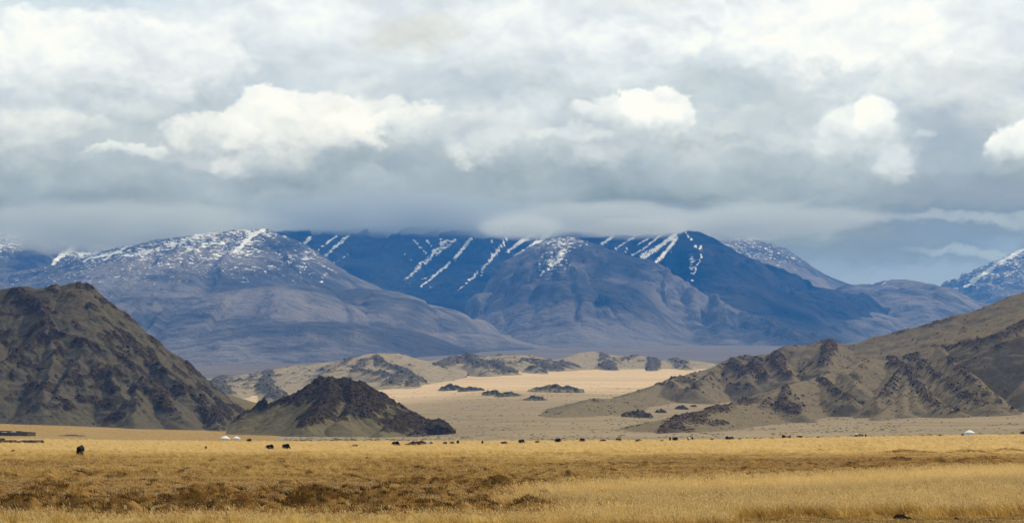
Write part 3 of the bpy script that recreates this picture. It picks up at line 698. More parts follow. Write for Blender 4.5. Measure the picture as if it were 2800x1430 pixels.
# long snow-flecked massif on the left
def snA(U, V, X, Y, gn):
    low = 800 - 0.02*(U-300)
    d = np.clip(.15+.0021*(low-20-V), 0, .40)*ss(V, low+15, low-25)*ss(U, 980, 820)*(1+.6*fbm(X/210., Y/210., 3))
    d = d*(1-.65*ell(U, V, 790, 670, 70, 26))
    return np.clip(d, 0, .7)
mountain('mountain', 'long rounded massif on the left, its upper slopes flecked with small snow patches under the cloud',
    (*xb(-500, 1420, 14200), 11200, 15400), 14, [R([(-500,700),(-150,735),(0,747),(136,728),(228,708),(326,678),(440,652),(560,636),(640,628),(723,625),(770,642),(820,672),(880,712),(935,741),(985,772),(1060,812)], 14000, k=4.2, c=500, p=1.25, lat=3.4, rnd=200)],
    1, gully=(420., 22.), snowfn=snA, streaks=[([(720,628),(690,645),(650,682),(640,690)], 9, 6, .98), ([(560,640),(470,668),(400,690),(330,700)], 12, 7, .62), ([(360,668),(300,700),(285,710)], 6, 4, .75), ([(330,690),(240,706),(230,716)], 6, 4, .85),
         ([(640,655),(560,672),(500,690)], 7, 5, .58), ([(895,735),(885,755),(878,772)], 2.4, 1.6, .72), ([(800,700),(850,690),(820,720)], 8, 5, .42), ([(880,725),(915,742)], 3, 3, .6)],
    dark=lambda U, V: .5*ell(U, V, 790, 672, 60, 20)-.05)
mountain('mountain', 'snowy shoulder with a dark knoll at the far left, half lost in the cloud',
    (*xb(-500, 420, 16000), 13600, 17000), 16, [R([(-500,610),(-100,622),(100,642),(230,655),(360,690),(470,740)], 16000, k=3.2, c=300, p=1.2, lat=1.2), R([(20,690,15300),(90,680,15200),(150,690,15300)], 0, k=1.5, c=160, p=1.0, lat=1.2, rnd=100)],
    2, snowfn=lambda U, V, X, Y, gn: np.clip(.52*ss(V, 760, 690)*(0.8+.5*fbm(X/200., Y/200., 3)) - .8*ell(U, V, 95, 712, 62, 30), 0, .8),
    streaks=[([(205,672),(165,702),(140,728)], 12, 8, .98)], dark=lambda U, V: .6*ell(U, V, 95, 712, 60, 30))
mountain('mountain', 'smooth brown whaleback hill below the snow on the left, in front of the massif',
    (*xb(-60, 1330, 11700), 9600, 12700), 13, [R([(150,850),(283,812),(380,806),(500,808),(576,804),(652,790),(734,778),(804,777),(853,785),(924,812),(1005,855),(1080,905)], 11600, k=4.0, c=350, p=1.15, lat=3.2, rnd=240)],
    3, gully=(380., 18.), rough=6.)
mountain('mountain', 'rounded bare hill left of the middle, its long right shoulder falling to the valley',
    (*xb(640, 1600, 12600), 10000, 13000), 13, [R([(840,815),(913,798),(978,785),(1033,786),(1087,796),(1168,828),(1250,872),(1332,912),(1400,946),(1460,962)], 11900, k=3.6, c=300, p=1.1, lat=3.2, rnd=200), R([(1065,948,10950),(1141,922,11000),(1223,905,11050),(1300,925,11050)], 0, k=4, c=250, p=1.2, lat=1.4, rnd=150)],
    4, gully=(300., 16.), rough=6.)
mountain('mountain', 'low pale knoll at the foot of the left mountains, nearest the sandy hills',
    (*xb(380, 1320, 10600), 8900, 11600), 12, [R([(560,1010),(625,980),(679,948),(761,905),(815,884),(870,874),(924,883),(1005,915),(1065,945),(1120,970)], 10500, k=3.6, c=300, p=1.15, lat=1.5, rnd=220)],
    5, gully=(260., 12.), rough=5.)
# deep dark wall in the middle
stB = [([(849,650),(819,680)], 8, 4, .95), ([(920,645),(850,697)], 4, 3, .95), ([(952,645),(905,685),(871,712)], 7, 8, .78), ([(960,690),(902,726)], 6, 4, .5), ([(975,665),(935,715)], 4, 3, .42),
       ([(1245,655),(1180,705),(1105,766)], 9, 6, .66), ([(1225,655),(1175,700),(1130,735)], 4, 3, .85), ([(1285,655),(1250,700),(1204,741),(1142,788)], 9, 3, .9), ([(1130,655),(1173,702)], 4, 3, .8), ([(1165,655),(1191,692)], 4, 3, .8), ([(1205,650),(1200,682)], 4, 3, .8), ([(1145,650),(1165,672)], 2, 1.4, .75),
       ([(1390,645),(1343,710),(1290,760),(1250,797)], 8, 2.4, .95), ([(1500,640),(1450,676),(1402,706)], 12, 6, 1.0), ([(1460,640),(1420,664),(1386,690)], 10, 6, .95), ([(1345,655),(1350,682),(1345,704)], 4, 3, .8), ([(1400,706),(1370,735),(1352,762)], 5, 4, .52), ([(1110,775),(1180,755)], 3, 2, .45), ([(1100,690),(1125,712)], 4, 3, .6), ([(1170,785),(1200,780)], 4, 3, .45)]
mountain('mountain', 'dark blue mountain wall in the middle with long slanting snow gullies reaching into the cloud',
    (*xb(600, 1800, 17000), 13600, 18000), 13, [R([(640,660),(780,640),(880,622),(960,618),(1060,616),(1250,612),(1400,615),(1500,622),(1640,640),(1760,660)], 17000, k=3.6, c=250, p=1.1, lat=1.2, rnd=60)],
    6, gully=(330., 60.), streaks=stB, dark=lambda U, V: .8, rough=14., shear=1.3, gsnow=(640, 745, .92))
mountain('mountain', 'broad dome shaped brown mountain in the middle with one snow patch below its rounded top',
    (*xb(1060, 2440, 13700), 10600, 14800), 12.5, [R([(1290,860),(1320,815),(1355,760),(1400,706),(1450,672),(1503,650),(1536,640),(1563,642),(1617,660),(1683,684),(1748,706),(1802,722),(1870,768,13450),(1940,808,13100),(2030,848,12650),(2130,882,12200),(2230,910,11800),(2330,932,11450)], 13800, k=4.0, c=200, p=1.5, lat=7, rnd=150),
     R([(1683,690,13500),(1640,760,12900),(1600,840,12300),(1570,900,11700)], 0, k=3, c=200, p=1.2, lat=2.2, rnd=120), R([(1480,690,13700),(1472,780,13200),(1455,850,12800)], 0, k=3, c=200, p=1.2, lat=4.5, rnd=120)],
    7, gully=(300., 38.), rough=9., shear=.2, streaks=[([(1540,690),(1520,712),(1500,735)], 24, 16, .50), ([(1530,712),(1510,722)], 12, 10, .8), ([(1490,735),(1470,765)], 4, 2, .6), ([(1560,720),(1535,748)], 5, 4, .5), ([(1480,700),(1495,720)], 4, 4, .5)],
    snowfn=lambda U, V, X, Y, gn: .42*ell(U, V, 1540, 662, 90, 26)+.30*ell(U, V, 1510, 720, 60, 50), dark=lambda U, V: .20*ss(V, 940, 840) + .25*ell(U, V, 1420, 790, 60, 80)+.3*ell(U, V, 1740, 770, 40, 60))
mountain('mountain', 'sharp pyramid peak right of the middle, one zigzag snow gully down its dark face',
    (*xb(1400, 2640, 15200), 11400, 16200), 12, [R([(1560,648),(1640,644),(1740,640),(1820,636),(1862,632),(1884,627),(1906,630),(1933,641),(1976,665),(2041,703),(2085,736),(2160,762),(2237,785),(2297,812),(2370,850),(2450,890)], 15000, k=4.0, c=300, p=1.35, lat=3.4, rnd=30),
     R([(1884,628,15000),(1866,690,14550),(1850,760,14000),(1835,830,13400)], 0, k=2.2, c=120, p=1.15, lat=1.5, rnd=40), R([(2041,705,14950),(2060,780,14200),(2080,850,13400)], 0, k=2.5, c=200, p=1.2, lat=1.3, rnd=80), R([(2200,775,14900),(2190,830,14200),(2200,880,13500)], 0, k=2.5, c=200, p=1.2, lat=1.3, rnd=80)],
    8, gully=(280., 34.), rough=10., shear=.5, gsnow=(640, 700, .75), streaks=[([(1876,636),(1892,656),(1903,676)], 3.4, 3.4, .95), ([(1915,672),(1920,700),(1905,725),(1893,766)], 5, 3, .98), ([(1895,695),(1890,720),(1888,750)], 14, 5, .46),
       ([(1850,650),(1820,690),(1793,716)], 7, 7, .97), ([(1846,642),(1800,676),(1756,703)], 10, 13, .80), ([(1812,640),(1760,680),(1728,698)], 5, 4, .8), ([(1735,648),(1683,680)], 4, 3, .85), ([(1675,648),(1644,668)], 8, 6, .8), ([(1712,680),(1710,694)], 6, 5, .6), ([(1780,650),(1740,670)], 4, 3, .6)],
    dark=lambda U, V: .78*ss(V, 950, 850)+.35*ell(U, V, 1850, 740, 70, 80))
mountain('mountain', 'pale hazy slope behind the sharp peak, running down to the right from the cloud',
    (*xb(1800, 2700, 18500), 16200, 19400), 16, [R([(1700,600),(1850,612),(1976,640),(2050,650),(2096,658),(2128,671),(2188,709),(2248,747),(2324,775),(2420,800),(2600,850)], 18500, k=3.2, c=300, p=1.15, lat=3.2, rnd=60)],
    9, gully=(260., 12.), rough=7., snowfn=lambda U, V, X, Y, gn: .36*ss(V, 780, 690)*(.8+.5*fbm(X/160., Y/160., 3)), streaks=[])
mountain('mountain', 'low domed brown hill right of the sharp peak, above the right ridge',
    (*xb(2050, 3000, 15900), 12600, 17000), 14, [R([(2240,810),(2324,776),(2394,777),(2422,764),(2449,760),(2503,768),(2568,796),(2639,823),(2693,836),(2800,870),(2900,890)], 15800, k=3.8, c=300, p=1.2, lat=3.2, rnd=160), R([(2330,790,15400),(2300,840,14600),(2320,880,13900)], 0, k=2.5, c=180, p=1.2, lat=1.2, rnd=80)],
    10, gully=(300., 24.), streaks=[([(2430,765),(2410,778)], 7, 5, .5), ([(2455,764),(2450,776)], 5, 3, .4)])
mountain('mountain', 'steep snow streaked blue peak at the far right edge behind the ridge',
    (*xb(2480, 3300, 19500), 17000, 20500), 13, [R([(2520,850),(2560,820),(2590,801),(2650,758),(2731,709),(2800,678),(2880,650),(2960,640),(3050,650),(3300,720)], 19500, k=2.2, c=160, p=1.1, lat=1.3, rnd=20)],
    11, gully=(200., 24.), rough=14., shear=1.0, gsnow=(690, 800, .6), streaks=[([(2810,675),(2745,712),(2690,748),(2640,782)], 11, 9, .72), ([(2770,700),(2700,760)], 5, 4, .4)], snowfn=lambda U, V, X, Y, gn: .34*ss(V, 860, 730)*(.8+.6*fbm(X/120., Y/120., 3))+.10*gn, dark=lambda U, V: .15)

# ------------------------------------------------------------------ ground: one sheet from the camera to under the mountains
def ground_material():
    m, g, b = mat('steppe_turf_and_sand')
    P = g.new('ShaderNodeTexCoord').outputs['Object']
    sand, rust, tall, bare, green, gbl = (g.attr(k) for k in ('sand', 'rust', 'tall', 'bare', 'green', 'bank'))
    n1 = g.noise(P, 1/26., 5, .6); n2 = g.noise(P, 1/2.4, 5, .65); n3 = g.noise(P, 1/.35, 4, .65)
    q = g.v('MULTIPLY', P, (1/60., 1/150., 1.)); nb = g.noise(q, 1.0, 5, .6)
    mixn = g.m('ADD', g.m('MULTIPLY', n2, .6), g.m('MULTIPLY', n3, .4))
    straw = g.mix(g.step(n1, .38, .62), (.42, .30, .130), (.52, .385, .175))
    straw = g.mix(g.step(mixn, .42, .66), (.15, .090, .030), straw)
    straw = g.mix(g.m('MULTIPLY', g.step(nb, .52, .64), .55), straw, (.25, .165, .070))
    rustc = g.mix(g.step(mixn, .36, .62), (.085, .044, .012), (.26, .145, .044))
    col = g.mix(rust, straw, rustc)
    col = g.mix(g.m('MULTIPLY', green, .6), col, g.mix(n3, (.13, .12, .045), (.22, .21, .11)))
    col = g.mix(bare, col, g.mix(mixn, (.20, .14, .065), (.34, .24, .115)))
    # valley sand beyond the grass: buff gravel, greyer near by in place of cloud shade, with paler sheets and faint wheel-track lines
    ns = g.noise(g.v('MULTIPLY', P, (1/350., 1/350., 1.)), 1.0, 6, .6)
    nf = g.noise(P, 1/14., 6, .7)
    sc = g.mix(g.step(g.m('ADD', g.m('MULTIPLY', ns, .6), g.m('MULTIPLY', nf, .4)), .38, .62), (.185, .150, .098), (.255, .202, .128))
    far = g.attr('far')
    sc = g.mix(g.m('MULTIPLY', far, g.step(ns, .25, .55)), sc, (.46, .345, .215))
    dots = g.step(g.noise(P, 1/7., 4, .7), .56, .66)
    sc = g.mix(g.m('MULTIPLY', dots, .5), sc, (.11, .095, .07))
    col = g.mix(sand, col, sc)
    col = g.mix(g.attr('mtn'), col, g.mix(g.step(ns, .4, .6), (.082, .075, .070), (.150, .133, .120)))  # mountain foot darkened in its colour to stand for cloud shade
    g.put(b.inputs['Base Color'], col)
    bump(g, b, g.m('ADD', n2, g.m('MULTIPLY', n3, .3)), .8, .30)
    return m
def build_ground():
    u = np.concatenate([np.linspace(-1300, -120, 50)[:-1], np.linspace(-120, 2920, 600), np.linspace(2920, 4100, 50)[1:]])
    Ys = [-40.]
    while Ys[-1] < 25500:
        y = Ys[-1]
        Ys.append(y + (22 if y < 60 else 6 if y < 92 else .30 if y < 205 else .55 if y < 330 else 1.6 if y < 640 else 4.5 if y < 1420 else 14 if y < 3200 else 45 if y < 9000 else 220))
    U, Y = np.meshgrid(u, np.array(Ys))
    X = (U-1400)/F*np.maximum(Y, 60.) + 320.*np.clip((np.abs(U-1400)-1520)/1180., 0, 1)**1.5*np.sign(U-1400)
    Z = np.zeros_like(X); hum = np.zeros_like(X)
    near = Y[:, 0] < 1300
    xn, yn = X[near].ravel(), Y[near].ravel()
    z, h = field(xn, yn); Z[near] = z.reshape(X[near].shape); hum[near] = h.reshape(X[near].shape)
    Z[~near] = gbase(X[~near], Y[~near])
    rust, tall, bare, green = zones(X, np.maximum(Y, 60.))
    rust = np.clip(rust*ss(Y, 900, 500) + ss(hum, .02, .12)*.8, 0, 1)
    uu = 1400 + F*X/np.maximum(Y, 60.)
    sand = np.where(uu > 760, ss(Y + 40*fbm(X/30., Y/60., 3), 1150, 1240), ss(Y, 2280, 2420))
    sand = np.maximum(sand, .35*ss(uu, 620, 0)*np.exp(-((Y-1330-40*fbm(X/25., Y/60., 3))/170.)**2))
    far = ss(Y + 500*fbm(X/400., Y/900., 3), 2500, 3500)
    Z = Z + ss(Y, 1500, 2500)*1.2*fbm(X/120., Y/240., 4)
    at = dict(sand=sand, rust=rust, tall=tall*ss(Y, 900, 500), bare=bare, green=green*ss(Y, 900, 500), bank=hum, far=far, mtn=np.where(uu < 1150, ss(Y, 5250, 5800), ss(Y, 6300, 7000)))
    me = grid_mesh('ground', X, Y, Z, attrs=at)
    return tag(link('ground', me, ground_material()), 'dry golden steppe in front giving way to buff valley sand', kind='structure')
ground = build_ground()

# ------------------------------------------------------------------ low cloud on the summits, and the blue air
def volume_mat(name, col, density, aniso=0.0, absorb=(1, 1, 1)):
    m = bpy.data.materials.new(name); m.use_nodes = True; g = NT(m.node_tree); g.n.clear()
    v = g.new('ShaderNodeVolumePrincipled')
    v.inputs['Color'].default_value = (*col, 1); v.inputs['Density'].default_value = density
    v.inputs['Anisotropy'].default_value = aniso; v.inputs['Absorption Color'].default_value = (*absorb, 1)
    o = g.new('ShaderNodeOutputMaterial'); g.l.new(v.outputs[0], o.inputs['Volume'])
    return m
def cloud_material(tint):
    m = bpy.data.materials.new('cloud_vapour'); m.use_nodes = True; g = NT(m.node_tree); g.n.clear()
    tc = g.new('ShaderNodeTexCoord').outputs['Object']
    P = g.new('ShaderNodeNewGeometry').outputs['Position']
    n = g.m('SUBTRACT', g.noise(g.v('MULTIPLY', P, (1/560., 1/800., 1/170.)), 1.0, 5, .64), .5)
    q = g.m('SUBTRACT', g.m('MULTIPLY_ADD', n, 2.8, 1.0), g.v('DOT_PRODUCT', tc, tc))
    v = g.new('ShaderNodeVolumePrincipled')
    v.inputs['Color'].default_value = (*tint, 1); v.inputs['Anisotropy'].default_value = .2
    g.put(v.inputs['Density'], g.m('MULTIPLY', g.step(q, 0.0, .9), CLOUD_D))
    o = g.new('ShaderNodeOutputMaterial'); g.l.new(v.outputs[0], o.inputs['Volume'])
    return m
def cloud_bank(label, px, py, Y, wpx, hpx, depth, tint):
    bm = bmesh.new(); bmesh.ops.create_icosphere(bm, subdivisions=4, radius=1.2)
    me = bpy.data.meshes.new('cloud_bank'); bm.to_mesh(me); bm.free()
    o = tag(link('cloud_bank', me, cloud_material(tint), loc=W3(px, py, Y)), label, kind='stuff')
    o.scale = (wpx/2/F*Y, depth/2, hpx/2/F*Y)
    return o
for a in CLOUDS: cloud_bank(*a)

def haze():
    x0, x1, y0, y1, z0, z1 = HAZE_BOX
    z0 = min(v.co.z for v in ground.data.vertices) - 1.0
    bm = bmesh.new(); bmesh.ops.create_cube(bm, size=1.0)
    for v in bm.verts: v.co = ((x0+x1)/2+v.co.x*(x1-x0), (y0+y1)/2+v.co.y*(y1-y0), (z0+z1)/2+v.co.z*(z1-z0))
    me = bpy.data.meshes.new('haze'); bm.to_mesh(me); bm.free()
    return tag(link('haze', me, volume_mat('blue_air', HAZE_C, HAZE_D)), kind='stuff')
haze()

# ------------------------------------------------------------------ scattering with geometry nodes (only for what nobody could count)
def scatter(name, pts, rot, scl, tint, variants, label=None):
    me = bpy.data.meshes.new(name); n = len(pts)
    me.vertices.add(n); me.vertices.foreach_set('co', np.asarray(pts, np.float32).ravel())
    for k, t, a in (('rot', 'FLOAT_VECTOR', rot), ('scl', 'FLOAT_VECTOR', scl)):
        at = me.attributes.new(k, t, 'POINT'); at.data.foreach_set('vector', np.asarray(a, np.float32).ravel())
    at = me.attributes.new('tint', 'FLOAT', 'POINT'); at.data.foreach_set('value', np.asarray(tint, np.float32))
    at = me.attributes.new('pick', 'INT', 'POINT'); at.data.foreach_set('value', np.random.default_rng(n).integers(0, len(variants), n).astype(np.int32))
    o = bpy.data.objects.new(name, me); COL.objects.link(o)
    src = bpy.data.collections.new(name + '_source')          # not linked to the scene
    for i, (m_, mt_) in enumerate(variants):
        q = bpy.data.objects.new('%s_%02d' % (name, i), m_); src.objects.link(q)
    t = bpy.data.node_groups.new(name, 'GeometryNodeTree'); g = NT(t)
    t.interface.new_socket('Geometry', in_out='INPUT', socket_type='NodeSocketGeometry')
    t.interface.new_socket('Geometry', in_out='OUTPUT', socket_type='NodeSocketGeometry')
    gi, go = g.new('NodeGroupInput'), g.new('NodeGroupOutput')
    ip = g.new('GeometryNodeInstanceOnPoints'); ci = g.new('GeometryNodeCollectionInfo')
    ci.inputs['Collection'].default_value = src; ci.inputs['Separate Children'].default_value = True; ci.inputs['Reset Children'].default_value = True
    def na(k, ty):
        q = g.new('GeometryNodeInputNamedAttribute', data_type=ty); q.inputs['Name'].default_value = k; return q.outputs[0]
    g.l.new(gi.outputs[0], ip.inputs['Points']); g.l.new(ci.outputs[0], ip.inputs['Instance'])
    ip.inputs['Pick Instance'].default_value = True
    g.l.new(na('pick', 'INT'), ip.inputs['Instance Index']); g.l.new(na('rot', 'FLOAT_VECTOR'), ip.inputs['Rotation']); g.l.new(na('scl', 'FLOAT_VECTOR'), ip.inputs['Scale'])
    g.l.new(ip.outputs[0], go.inputs[0])
    md = o.modifiers.new('scatter', 'NODES'); md.node_group = t
    return tag(o, label, kind='stuff')

def rock_mesh(name, seed, m, sub=2, flat=.75):
    r = np.random.default_rng(seed)
    bm = bmesh.new(); bmesh.ops.create_icosphere(bm, subdivisions=sub, radius=1.0)
    v = np.array([q.co[:] for q in bm.verts])
    for _ in range(9):                                        # planes that chop the ball into a broken stone
        d = r.normal(size=3); d /= np.linalg.norm(d); c = r.uniform(.45, .85)
        k = v@d - c; v = v - np.outer(np.maximum(k, 0), d)
    v *= 1+.10*r.normal(size=(len(v), 1)); v *= np.array([r.uniform(.8, 1.25), r.uniform(.75, 1.1), flat*r.uniform(.75, 1.2)])
    for q, a in zip(bm.verts, v): q.co = a
    me = bpy.data.meshes.new(name); bm.to_mesh(me); bm.free()
    if m: me.materials.append(m)
    return me
def stone_mat(name, a, b_):
    m, g, b = mat(name)
    P = g.new('ShaderNodeTexCoord').outputs['Object']
    t = g.attr('tint', 'INSTANCER')
    n = g.noise(P, 2.2, 5, .65)
    g.put(b.inputs['Base Color'], g.mix(g.step(g.m('ADD', n, g.m('MULTIPLY', g.m('SUBTRACT', t, .5), .5)), .3, .7), a, b_))
    bump(g, b, n, .6, .3)
    return m
_sm = {olive.name: ((.034, .025, .013), (.110, .080, .045)), olive2.name: ((.034, .025, .014), (.100, .072, .042)), tan.name: ((.060, .045, .031), (.150, .112, .073)), sandy.name: ((.060, .053, .040), (.150, .128, .092))}
for pts, sz, hm in BOULDERS:
    a, b_ = _sm[hm.name]
    sm_ = bpy.data.materials.get('stone_' + hm.name) or stone_mat('stone_' + hm.name, a, b_)
    vs = [(rock_mesh('boulder', 40+i, sm_), None) for i in range(6)]
    r = np.random.default_rng(len(pts)); n = len(pts)
    scatter('hillside_boulders', pts, np.stack([r.uniform(-.3, .3, n), r.uniform(-.3, .3, n), r.uniform(0, 6.3, n)], -1),
            np.stack([sz*.62, sz*.62, sz*.5*r.uniform(.7, 1.3, n)], -1), r.random(n), vs, 'loose boulders strewn over the rocky slopes')

# ------------------------------------------------------------------ rock outcrops standing alone in the sand
def outcrop(px, py, wpx, hpx, label, hm, seed, Yfix=None):
    Ys = np.linspace(1250, 6400, 800)
    X0 = (px-1400)/F
    row = HY - (gbase(X0*Ys, Ys)-CH)/Ys*F
    Y = Yfix or float(Ys[np.argmin(np.abs(row-py))])
    x, z = X0*Y, float(gbase(np.array([X0*Y]), np.array([Y]))[0])
    w, h = 1.35*wpx/F*Y, 1.0*hpx/F*Y; d = w*.8
    n = 46; gx, gy = np.meshgrid(np.linspace(-1.15, 1.15, n), np.linspace(-1.15, 1.15, 26))
    wx, wy = gx*w/2, gy*d/2
    rr = np.sqrt(gx**2+gy**2) + .34*fbm(gx*2.6+seed, gy*2.2, 4)
    prof = np.clip(1.02-rr, 0, 1)**.5*np.clip(.55+.75*fbm(gx*2.0+seed*3, gy*1.3, 3)+.25*ridged(gx*3+seed, gy*2, 2), .12, 1.3)
    rz = h*prof + h*.22*ss(prof, .02, .2)*ridged(gx*5+seed, gy*4, 4, .6)
    me = grid_mesh('rock_outcrop', wx, wy, rz-.06*h, keep=(prof > 0), attrs={'rock': np.clip(.18+.55*ss(prof, .05, .5)+.35*fbm(gx*3+seed, gy*3, 3), 0, 1)}, smooth=False)
    o = link('rock_outcrop', me, hm, loc=(x, Y, z))
    return tag(o, label, 'rock outcrop', 'rock outcrops standing in the valley sand')
for a in [(1742,1140,64,24,'largest dark outcrop alone on the gravel apron left of the ribbed ridge',tan,1),
          (1806,1128,24,12,'small pointed outcrop next to the largest one on the gravel apron',tan,2),
          (1863,1119,26,15,'twin humped small outcrop uphill of the two others on the apron',tan,3),
          (1896,1112,14,7,'tiniest dark outcrop on the apron below the ridge saddle',tan,4),
          (1520,1072,112,24,'long low dark outcrop alone on the pale sand sheet in the middle of the valley',sandy,5),
          (1234,1067,48,20,'leftmost lump of the row of crags on the sand beyond the small dark hill',sandy,6),
          (1290,1070,54,16,'second lump of the row of crags on the sand, beside the leftmost',sandy,7),
          (1345,1079,38,15,'rounded third lump of the row of crags on the sand',sandy,8),
          (1392,1083,58,14,'flat long fourth lump of the row of crags on the sand',sandy,9),
          (1462,1093,46,13,'last low lump at the sand end of the row of crags',sandy,10)]:
    outcrop(*a)

# ------------------------------------------------------------------ animals
def fur(name, base, patch=None, patch_expr=None):
    m = bpy.data.materials.new(name); m.use_nodes = True; g = NT(m.node_tree); b = g.n['Principled BSDF']
    b.inputs['Roughness'].default_value = .75; b.inputs['Specular IOR Level'].default_value = .03
    P = g.new('ShaderNodeTexCoord').outputs['Object']
    n = g.noise(g.v('MULTIPLY', P, (14., 14., 4.)), 1.0, 4, .6)
    col = g.mix(n, tuple(.6*c for c in base), tuple(1.4*c for c in base))
    if patch:
        x, y, z = g.sep(P)[:3]
        nn = g.m('MULTIPLY', g.m('SUBTRACT', g.noise(P, 3., 2, .5), .5), .35)
        k = {'back': lambda: g.step(g.m('ADD', z, nn), 1.10, 1.16), 'face': lambda: g.step(g.m('ADD', x, nn), 1.10, 1.16),
             'rump': lambda: g.step(g.m('ADD', x, nn), -.55, -.62), 'belly': lambda: g.m('MULTIPLY', g.step(g.m('ADD', z, nn), .80, .74), g.step(x, -.2, .1)),
             'saddle': lambda: g.step(g.m('ABSOLUTE', g.m('ADD', x, nn)), .6, .5)}[patch_expr]()
        col = g.mix(k, col, patch)
    g.put(b.inputs['Base Color'], col)
    bump(g, b, n, .7, .04)
    return m
BLACK, BROWN, RUSSET, GREY, WHITE = (.010, .009, .009), (.058, .032, .017), (.105, .055, .026), (.055, .046, .036), (.62, .60, .55)
FUR = {'black': fur('black_fur', BLACK), 'brown': fur('brown_fur', BROWN), 'russet': fur('russet_fur', RUSSET), 'grey': fur('grey_fur', GREY), 'white': fur('white_fur', (.5, .48, .43)),
       'black_whiteface': fur('black_fur_white_face', BLACK, WHITE, 'face'), 'black_whiteback': fur('black_fur_white_back', BLACK, WHITE, 'back'),
       'black_whiterump': fur('black_fur_white_rump', BLACK, WHITE, 'rump'), 'grey_whitebelly': fur('grey_fur_white_belly', GREY, WHITE, 'belly'), 'brown_whiteback': fur('brown_fur_white_back', BROWN, WHITE, 'back'),
       'white_darkends': fur('white_saddle_on_dark_fur', BROWN, WHITE, 'saddle'), 'tan': fur('tan_fur', (.20, .15, .10))}
horn_m, _, hb = mat('dull_horn'); hb.inputs['Base Color'].default_value = (.16, .14, .11, 1)

def tube(bm, pts, rad, seg=10):
    """closed tube along pts with (side, up) radii"""
    P = [Vector(p) for p in pts]; rings = []
    for i, p in enumerate(P):
        d = (P[min(i+1, len(P)-1)] - P[max(i-1, 0)]).normalized()
        side = Vector((0, 1, 0)) if abs(d.y) < .9 else Vector((1, 0, 0))
        side = (side - d*side.dot(d)).normalized(); up = d.cross(side).normalized()
        a, b_ = rad[i] if isinstance(rad[i], tuple) else (rad[i], rad[i])
        rings.append([bm.verts.new(p + side*(a*math.cos(t)) + up*(b_*math.sin(t))) for t in [2*math.pi*j/seg for j in range(seg)]])
    for r0, r1 in zip(rings[:-1], rings[1:]):
        for j in range(seg): bm.faces.new((r0[j], r0[(j+1) % seg], r1[(j+1) % seg], r1[j]))
    for r, q, rev in ((rings[0], P[0], True), (rings[-1], P[-1], False)):
        c = bm.verts.new(q)
        for j in range(seg):
            f = (r[j], r[(j+1) % seg], c)
            bm.faces.new(f[::-1] if rev else f)
def fuse(name, tubes, voxel, smooth=4):
    """one continuous skin over overlapping tubes"""
    bm = bmesh.new()
    for t in tubes: tube(bm, *t)
    bmesh.ops.recalc_face_normals(bm, faces=bm.faces)
    me = bpy.data.meshes.new(name); bm.to_mesh(me); bm.free()
    o = bpy.data.objects.new(name, me); COL.objects.link(o)
    md = o.modifiers.new('r', 'REMESH'); md.mode = 'VOXEL'; md.voxel_size = voxel; md.use_smooth_shade = True
    sm = o.modifiers.new('s', 'SMOOTH'); sm.factor = .5; sm.iterations = smooth
    dg = bpy.context.evaluated_depsgraph_get(); dg.update()
    out = bpy.data.meshes.new_from_object(o.evaluated_get(dg)); out.name = name
    bpy.data.objects.remove(o); bpy.data.meshes.remove(me)
    return out
def yak_tubes(pose):
    lie = pose == 'lying'
    dz = -.42 if lie else 0
    T = [([(-.98,0,.92+dz),(-.85,0,.95+dz),(-.6,0,.95+dz),(-.15,0,.90+dz),(.25,0,.98+dz),(.5,0,1.04+dz),(.72,0,.95+dz),(.88,0,.84+dz)], [(.12,.18),(.24,.33),(.33,.41),(.37,.44),(.37,.50),(.33,.50),(.26,.40),(.16,.26)], 14),
         ([(-.72,0,.60+dz),(-.2,0,.54+dz),(.3,0,.54+dz),(.68,0,.60+dz)], [(.24,.22),(.32,.26),(.33,.27),(.22,.24)], 12)]     # belly skirt of long hair
    if pose == 'graze': T += [([(.62,0,.92),(.92,0,.66),(1.12,0,.44)], [(.24,.30),(.18,.22),(.14,.17)], 10), ([(1.05,0,.52),(1.20,0,.34),(1.33,0,.16)], [(.14,.15),(.12,.13),(.085,.085)], 10)]
    else: T += [([(.62,0,1.0+dz),(.92,0,1.0+dz),(1.10,0,1.02+dz)], [(.24,.30),(.17,.22),(.13,.16)], 10), ([(1.02,0,1.06+dz),(1.22,0,.97+dz),(1.44,0,.82+dz)], [(.13,.14),(.12,.13),(.085,.085)], 10)]
    T += [([(-1.0,0,1.05+dz),(-1.10,0,.85+dz),(-1.12,0,.62+dz),(-1.08,0,.40+dz*.6)], [.05,.08,.12,.05], 8)]             # bushy tail
    if lie:
        T += [([(.5,s*.25,.30),(.85,s*.30,.12),(.55,s*.34,.07)], [.12,.09,.06], 8) for s in (-1, 1)] + [([(-.5,s*.25,.32),(-.15,s*.40,.14),(-.6,s*.40,.08)], [.16,.10,.06], 8) for s in (-1, 1)]
    else:
        T += [([(.48+.06*s,s*.20,.62),(.50+.10*s,s*.20,.34),(.50+.10*s,s*.20,.03)], [.13,.075,.065], 8) for s in (-1, 1)]
        T += [([(-.62-.05*s,s*.20,.70),(-.60-.05*s,s*.20,.48),(-.74-.08*s,s*.20,.30),(-.68-.08*s,s*.20,.03)], [.18,.11,.07,.065], 8) for s in (-1, 1)]
    return T
def horn_mesh(side, pose):
    hz = {'graze': (1.07, .60), 'stand': (1.08, 1.17), 'lying': (1.08, .75)}[pose]
    bm = bmesh.new()
    tube(bm, [(hz[0], side*.10, hz[1]), (hz[0]+.03, side*.26, hz[1]+.06), (hz[0]+.06, side*.30, hz[1]+.22)], [.035, .026, .006], 6)
    me = bpy.data.meshes.new('horn'); bm.to_mesh(me); bm.free(); me.materials.append(horn_m)
    return me
YAKS = {}
